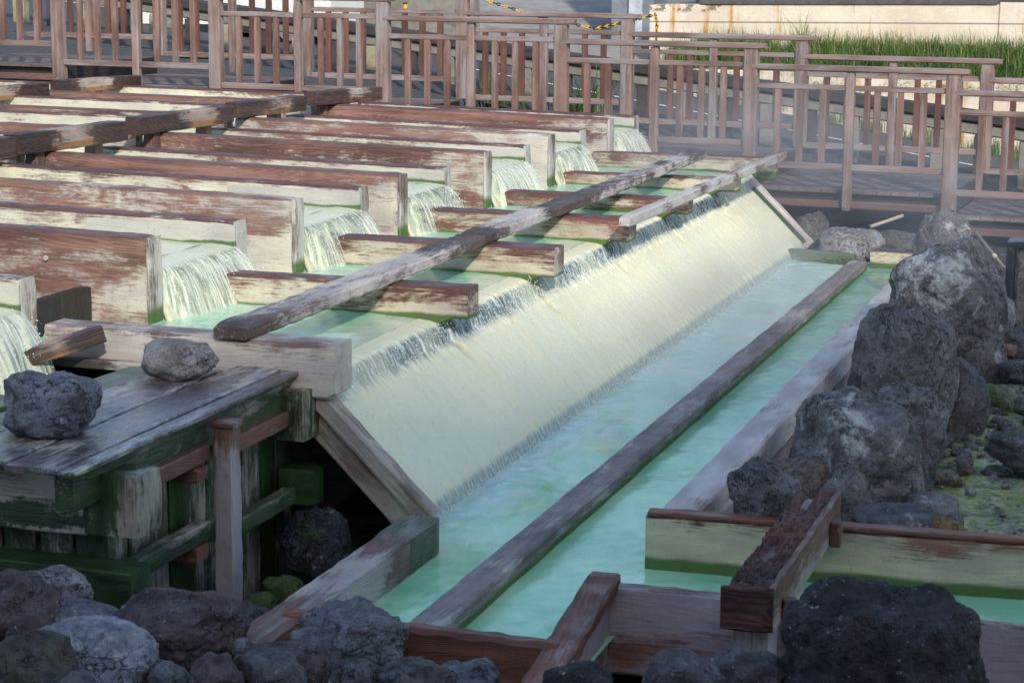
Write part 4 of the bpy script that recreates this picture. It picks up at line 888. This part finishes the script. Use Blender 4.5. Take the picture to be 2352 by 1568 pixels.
# background left: concrete wall, ramp, blue-grey shed, white van
o = board('concrete_bank_wall', (-17.5, 34.0, 1.9), (-11.8, 34.0, 1.9), .35, 1.5, CONC, cham=.03, seg=40); tag(o, 'stained concrete bank wall behind the white van', 'concrete wall')
PAV = plain('ramp_paving', (.30, .28, .26), .9, .2, 2.5, c2=(.20, .16, .13), mid=(.6, 2.5, 1))
kind(grid('sloping_pavement', lambda u, v: (-12.4+u*5.0-v*3.0, 33.2+v*12, 1.42+v*2.4-.10*(u*5.0)), 20, 20, PAV), 'structure')
T = thing('blue_grey_shed', 'blue-grey metal shed wall with a pale upright strip behind the chain', 'shed', (-9, 35.5, 1))
box('shed_wall', -9.75, -9.0, 35.2, 37.5, 1.2, 4.2, plain('blue_grey_metal', (.20, .22, .25), .5), T, axis='z')
box('shed_strip', -9.42, -9.18, 35.12, 35.195, 1.2, 4.2, plain('pale_metal', (.48, .52, .56), .5), T, axis='z')
box('shed_panel', -9.02, -8.3, 36.2, 36.6, 1.2, 4.2, bpy.data.materials['blue_grey_metal'], T, axis='z')
# white van (body, windows, wheels, bumper)
WHITE = plain('white_paint', (.78, .77, .73), .3, .04, 2, .002); TYRE = plain('tyre', (.018, .018, .02), .8); GLASS = plain('dark_glass', (.03, .035, .045), .1); BLK = plain('black_plastic', (.02, .02, .022), .6)
def wheel(T, x, y, z, r_=.31):
    bm = bmesh.new(); bmesh.ops.create_cone(bm, cap_ends=True, segments=36, radius1=r_, radius2=r_, depth=.2); bmesh.ops.bevel(bm, geom=[e for e in bm.edges if abs(e.verts[0].co.z-e.verts[1].co.z) < .01], offset=.035, segments=3, affect='EDGES')
    me = bpy.data.meshes.new('wheel'); bm.to_mesh(me); bm.free(); wl = link('wheel', me, TYRE, T, Matrix.Translation((x, y, z)) @ Matrix.Rotation(pi/2, 4, 'X'), smooth=True)
    bm = bmesh.new(); bmesh.ops.create_cone(bm, cap_ends=True, segments=24, radius1=r_*.6, radius2=r_*.55, depth=.215); me = bpy.data.meshes.new('hubcap'); bm.to_mesh(me); bm.free(); h_ = link('hubcap', me, STEEL, None); h_.parent = wl
def vehicle(name, lab, cat, x0, x1, y0, y1, zg, body, hood):
    T = thing(name, lab, cat, ((x0+x1)/2, y0, zg))
    pr = [(0, .32), (0, .95), (.12, 1.05), (hood, 1.12), (hood+.16, 1.75), (.97, 1.78), (1, 1.0), (1, .32)]
    L_ = x1-x0; V = []; F = []
    for yy in (y0, y1):
        for (t, z) in pr: V.append((x0+L_*t, yy, zg+z))
    m_ = len(pr); F = [(k, (k+1) % m_, m_+(k+1) % m_, m_+k) for k in range(m_)] + [tuple(range(m_-1, -1, -1)), tuple(range(m_, 2*m_))]
    me = rawmesh('body', V, F); bm = bmesh.new(); bm.from_mesh(me); bmesh.ops.bevel(bm, geom=list(bm.edges), offset=.05, segments=3, affect='EDGES'); bmesh.ops.recalc_face_normals(bm, faces=bm.faces); bm.to_mesh(me); bm.free()
    link('body', me, body, T)
    for t in (.18, .80): wheel(T, x0+L_*t, y0+.07, zg+.31); wheel(T, x0+L_*t, y1-.07, zg+.31)
    for (ta, tb) in ((hood+.18, .55), (.60, .93)): box('side_window', x0+L_*ta, x0+L_*tb, y0-.012, y0+.02, zg+1.15, zg+1.62, GLASS, T, cham=.02)
    box('bumper', x0-.06, x0+.12, y0+.1, y1-.1, zg+.3, zg+.55, BLK, T, axis='y', cham=.03); box('sill', x0+L_*.28, x0+L_*.7, y0-.015, y0+.05, zg+.25, zg+.38, BLK, T)
    return T
vehicle('parked_van', 'white van parked on the road behind the railing', 'van', -16.7, -13.2, 30.9, 32.4, 1.50, WHITE, .10)
o = None
# traffic posts and chain
YEL = plain('yellow_paint', (.75, .42, .02), .5); BLACKP = plain('black_paint', (.02, .02, .02), .5)
def bollard(x, y, z0, z1, r_, lab, mt, g='yellow marker posts'):
    T = thing('marker_post', lab, 'marker post', (x, y, z0), 0, g)
    def cyl(n_, r0, za, zb, m):
        bm = bmesh.new(); bmesh.ops.create_cone(bm, cap_ends=True, segments=16, radius1=r0, radius2=r0, depth=zb-za); me = bpy.data.meshes.new(n_); bm.to_mesh(me); bm.free()
        link(n_, me, m, T, Matrix.Translation((x, y, (za+zb)/2)), smooth=False)
    cyl('shaft', r_, z0, z1, mt); cyl('base', r_*1.9, z0, z0+.05, BLACKP); cyl('cap', r_*1.05, z1, z1+.03, BLACKP)
bollard(-11.95, 31.0, 1.35, 2.25, .035, 'slim yellow post beside the concrete fence, behind the fourth railing bay', YEL)
bollard(-13.25, 29.3, 1.45, 1.98, .035, 'short yellow-topped marker post in front of the white van', YEL)
T = thing('plastic_chain', 'yellow and black plastic chain sagging behind the railing to the cream wall', 'chain', (-9.8, 33.6, 2))
pts = [(-12.2, 33.0, 2.62), (-11.2, 33.0, 2.26), (-10.35, 33.0, 2.02), (-9.4, 33.0, 1.86), (-8.95, 33.0, 1.96), (-8.4, 33.0, 2.10), (-8.36, 32.96, 1.95), (-8.37, 32.96, 1.55)]
def chain_pos(t):
    i = t*(len(pts)-1); j = min(int(i), len(pts)-2); f = i-j; return Vector(pts[j]).lerp(Vector(pts[j+1]), f)
for k in range(92):
    p_ = chain_pos(k/91); q_ = chain_pos(min(1, k/91+.008)); d = (q_-p_) if (q_-p_).length > 1e-4 else Vector((0, 0, -1))
    if k == 0:
        mes = []
        for m in (YEL, BLACKP):
            V = []; F = []; nu, nv = 12, 6
            for i in range(nu):
                for j in range(nv):
                    A_, B_ = i/nu*2*pi, j/nv*2*pi; V.append((cos(A_)*(.034+.010*cos(B_))*1.0, sin(A_)*(.018+.010*cos(B_)), .010*sin(B_)))
                    F.append((i*nv+j, ((i+1) % nu)*nv+j, ((i+1) % nu)*nv+(j+1) % nv, i*nv+(j+1) % nv))
            me = rawmesh('link', V, F); me.materials.append(m); mes.append(me)
    me = mes[0] if (k % 4) < 2 else mes[1]
    link('link', me, None, T, Matrix.Translation(p_) @ d.to_track_quat('X', 'Z').to_matrix().to_4x4() @ Matrix.Rotation(pi/2*(k % 2), 4, 'X'))

# unseen building added to cast shade over the foreground (behind and right of the camera)
BW = plain('building_render', (.45, .40, .34), .9)
e_ = Vector((.454, .891, 0)); n_ = Vector((.891, -.454, 0)); c0 = Vector((13.0, -9.2, 0)); BH = 18.5
T = thing('shade_building', 'unseen building added to shade the foreground, behind and right of the viewpoint', 'building', (20, -25, 0))
P0, P1 = c0-e_*46, c0+e_*10
def pb(p, d, z): q = p+n_*d; return (q.x, q.y, z)
V = [pb(P0, 0, -1), pb(P1, 0, -1), pb(P1, 14, -1), pb(P0, 14, -1), pb(P0, 0, BH), pb(P1, 0, BH), pb(P1, 14, BH), pb(P0, 14, BH)]
link('wall', rawmesh('wall', V, [(0, 3, 2, 1), (4, 5, 6, 7), (0, 1, 5, 4), (1, 2, 6, 5), (2, 3, 7, 6), (3, 0, 4, 7)]), BW, T)
for fl in range(5):
    for k in range(14):
        q = P0+e_*(3+k*3.8)-n_*.02; z = 2.2+fl*3.3
        board('window', q-e_*.8+Vector((0, 0, z)), q+e_*.8+Vector((0, 0, z)), .06, 1.5, GLASS, T, seg=1, jit=0)

# ================================================================ steam over the far pools and the channel
def steam(loc, rad, dens, lab, seed):
    n = NT('steam'); tc = n.n('ShaderNodeTexCoord').outputs['Object']; P = n.world()
    ln = n.n('ShaderNodeVectorMath', operation='LENGTH'); n.l(tc, ln.inputs[0])
    fall = n.ramp(ln.outputs['Value'], 1.0, .15)
    ns = n.ramp(n.noise(n.vadd(P, (seed, 0, 0)), 1.1, 3, .6, .8), .15, .95)
    d = n.math('MULTIPLY', n.math('MULTIPLY', fall, ns), dens)
    pv = n.n('ShaderNodeVolumePrincipled'); pv.inputs['Color'].default_value = (.95, .96, .98, 1); n.put(pv.inputs['Density'], d); pv.inputs['Anisotropy'].default_value = .2
    n.l(pv.outputs[0], n.out.inputs['Volume'])
    bm = bmesh.new(); bmesh.ops.create_icosphere(bm, subdivisions=3, radius=1); me = bpy.data.meshes.new('steam'); bm.to_mesh(me); bm.free()
    o = link('steam', me, n.m, None, Matrix.Translation(loc) @ Matrix.Diagonal((*rad, 1))); kind(o, 'stuff'); tag(o, lab, 'steam'); return o
steam((-4.4, 21.6, .95), (2.4, 2.6, 1.15), .42, 'thin steam drifting over the far end of the cascade and railing', 1)
steam((-3.5, 16.5, .30), (.75, 5.5, .55), .75, 'low steam lying over the foaming channel', 5)

# flying droplets along the lip, the curtains and the foot of the cascade
def spray(name, n_, fn, lab, seed):
    rs_ = random.Random(seed); V = []; F = []
    bm = bmesh.new(); bmesh.ops.create_icosphere(bm, subdivisions=1, radius=1); bs = [v.co.copy() for v in bm.verts]; fc = [tuple(v.index for v in f.verts) for f in bm.faces]; bm.free()
    for i in range(n_):
        c = fn(rs_); s = rs_.uniform(.0016, .0042); o_ = len(V)
        for q in bs: V.append((c[0]+q.x*s, c[1]+q.y*s, c[2]+q.z*s*rs_.uniform(1, 1.6)))
        F += [tuple(o_+k for k in f) for f in fc]
    o = link(name, rawmesh(name, V, F), DROP, smooth=True); kind(o, 'stuff'); tag(o, lab, 'spray')
DROP = plain('droplets', (.85, .88, .86), .15, .02)
def lipf(r): s = r.random(); return (-4.46+.07*s+r.gauss(0, .012)+.02, 10.3+r.random()*11.2, .75-.17*s+r.gauss(0, .015)+.01)
spray('spray', 2600, lipf, 'droplets flying off the crest of the cascade', 1)
def slopef(r): s = r.random(); return (-4.42+.56*s+.008, 10.3+r.random()*11.2, .64-.54*s+.012+abs(r.gauss(0, .006)))
spray('spray', 2600, slopef, 'bright droplets scattered over the cascade slope', 2)
def footf(r): return (-3.82+abs(r.gauss(0, .06)), 10.3+r.random()*11.2, .02+abs(r.gauss(0, .03)))
spray('spray', 1800, footf, 'droplets splashing along the foot of the cascade', 3)
def curf(r):
    k = r.randrange(7); th = .09; y = r.uniform(NEARY[k]+th, FARY[k]-th-.02); s = r.random()**.6
    return (-6.06+.27*s*(1-.12*s)+r.gauss(0, .02)-(FARY[k]-y)*.1*s, y, 1.105-.32*s**1.75+abs(r.gauss(0, .01)))
spray('spray', 2600, curf, 'droplets falling with the flume curtains', 4)

steam((-1.9, 18.2, .75), (1.3, 3.0, 1.0), .22, 'faint steam veiling the far boulders on the right', 9)
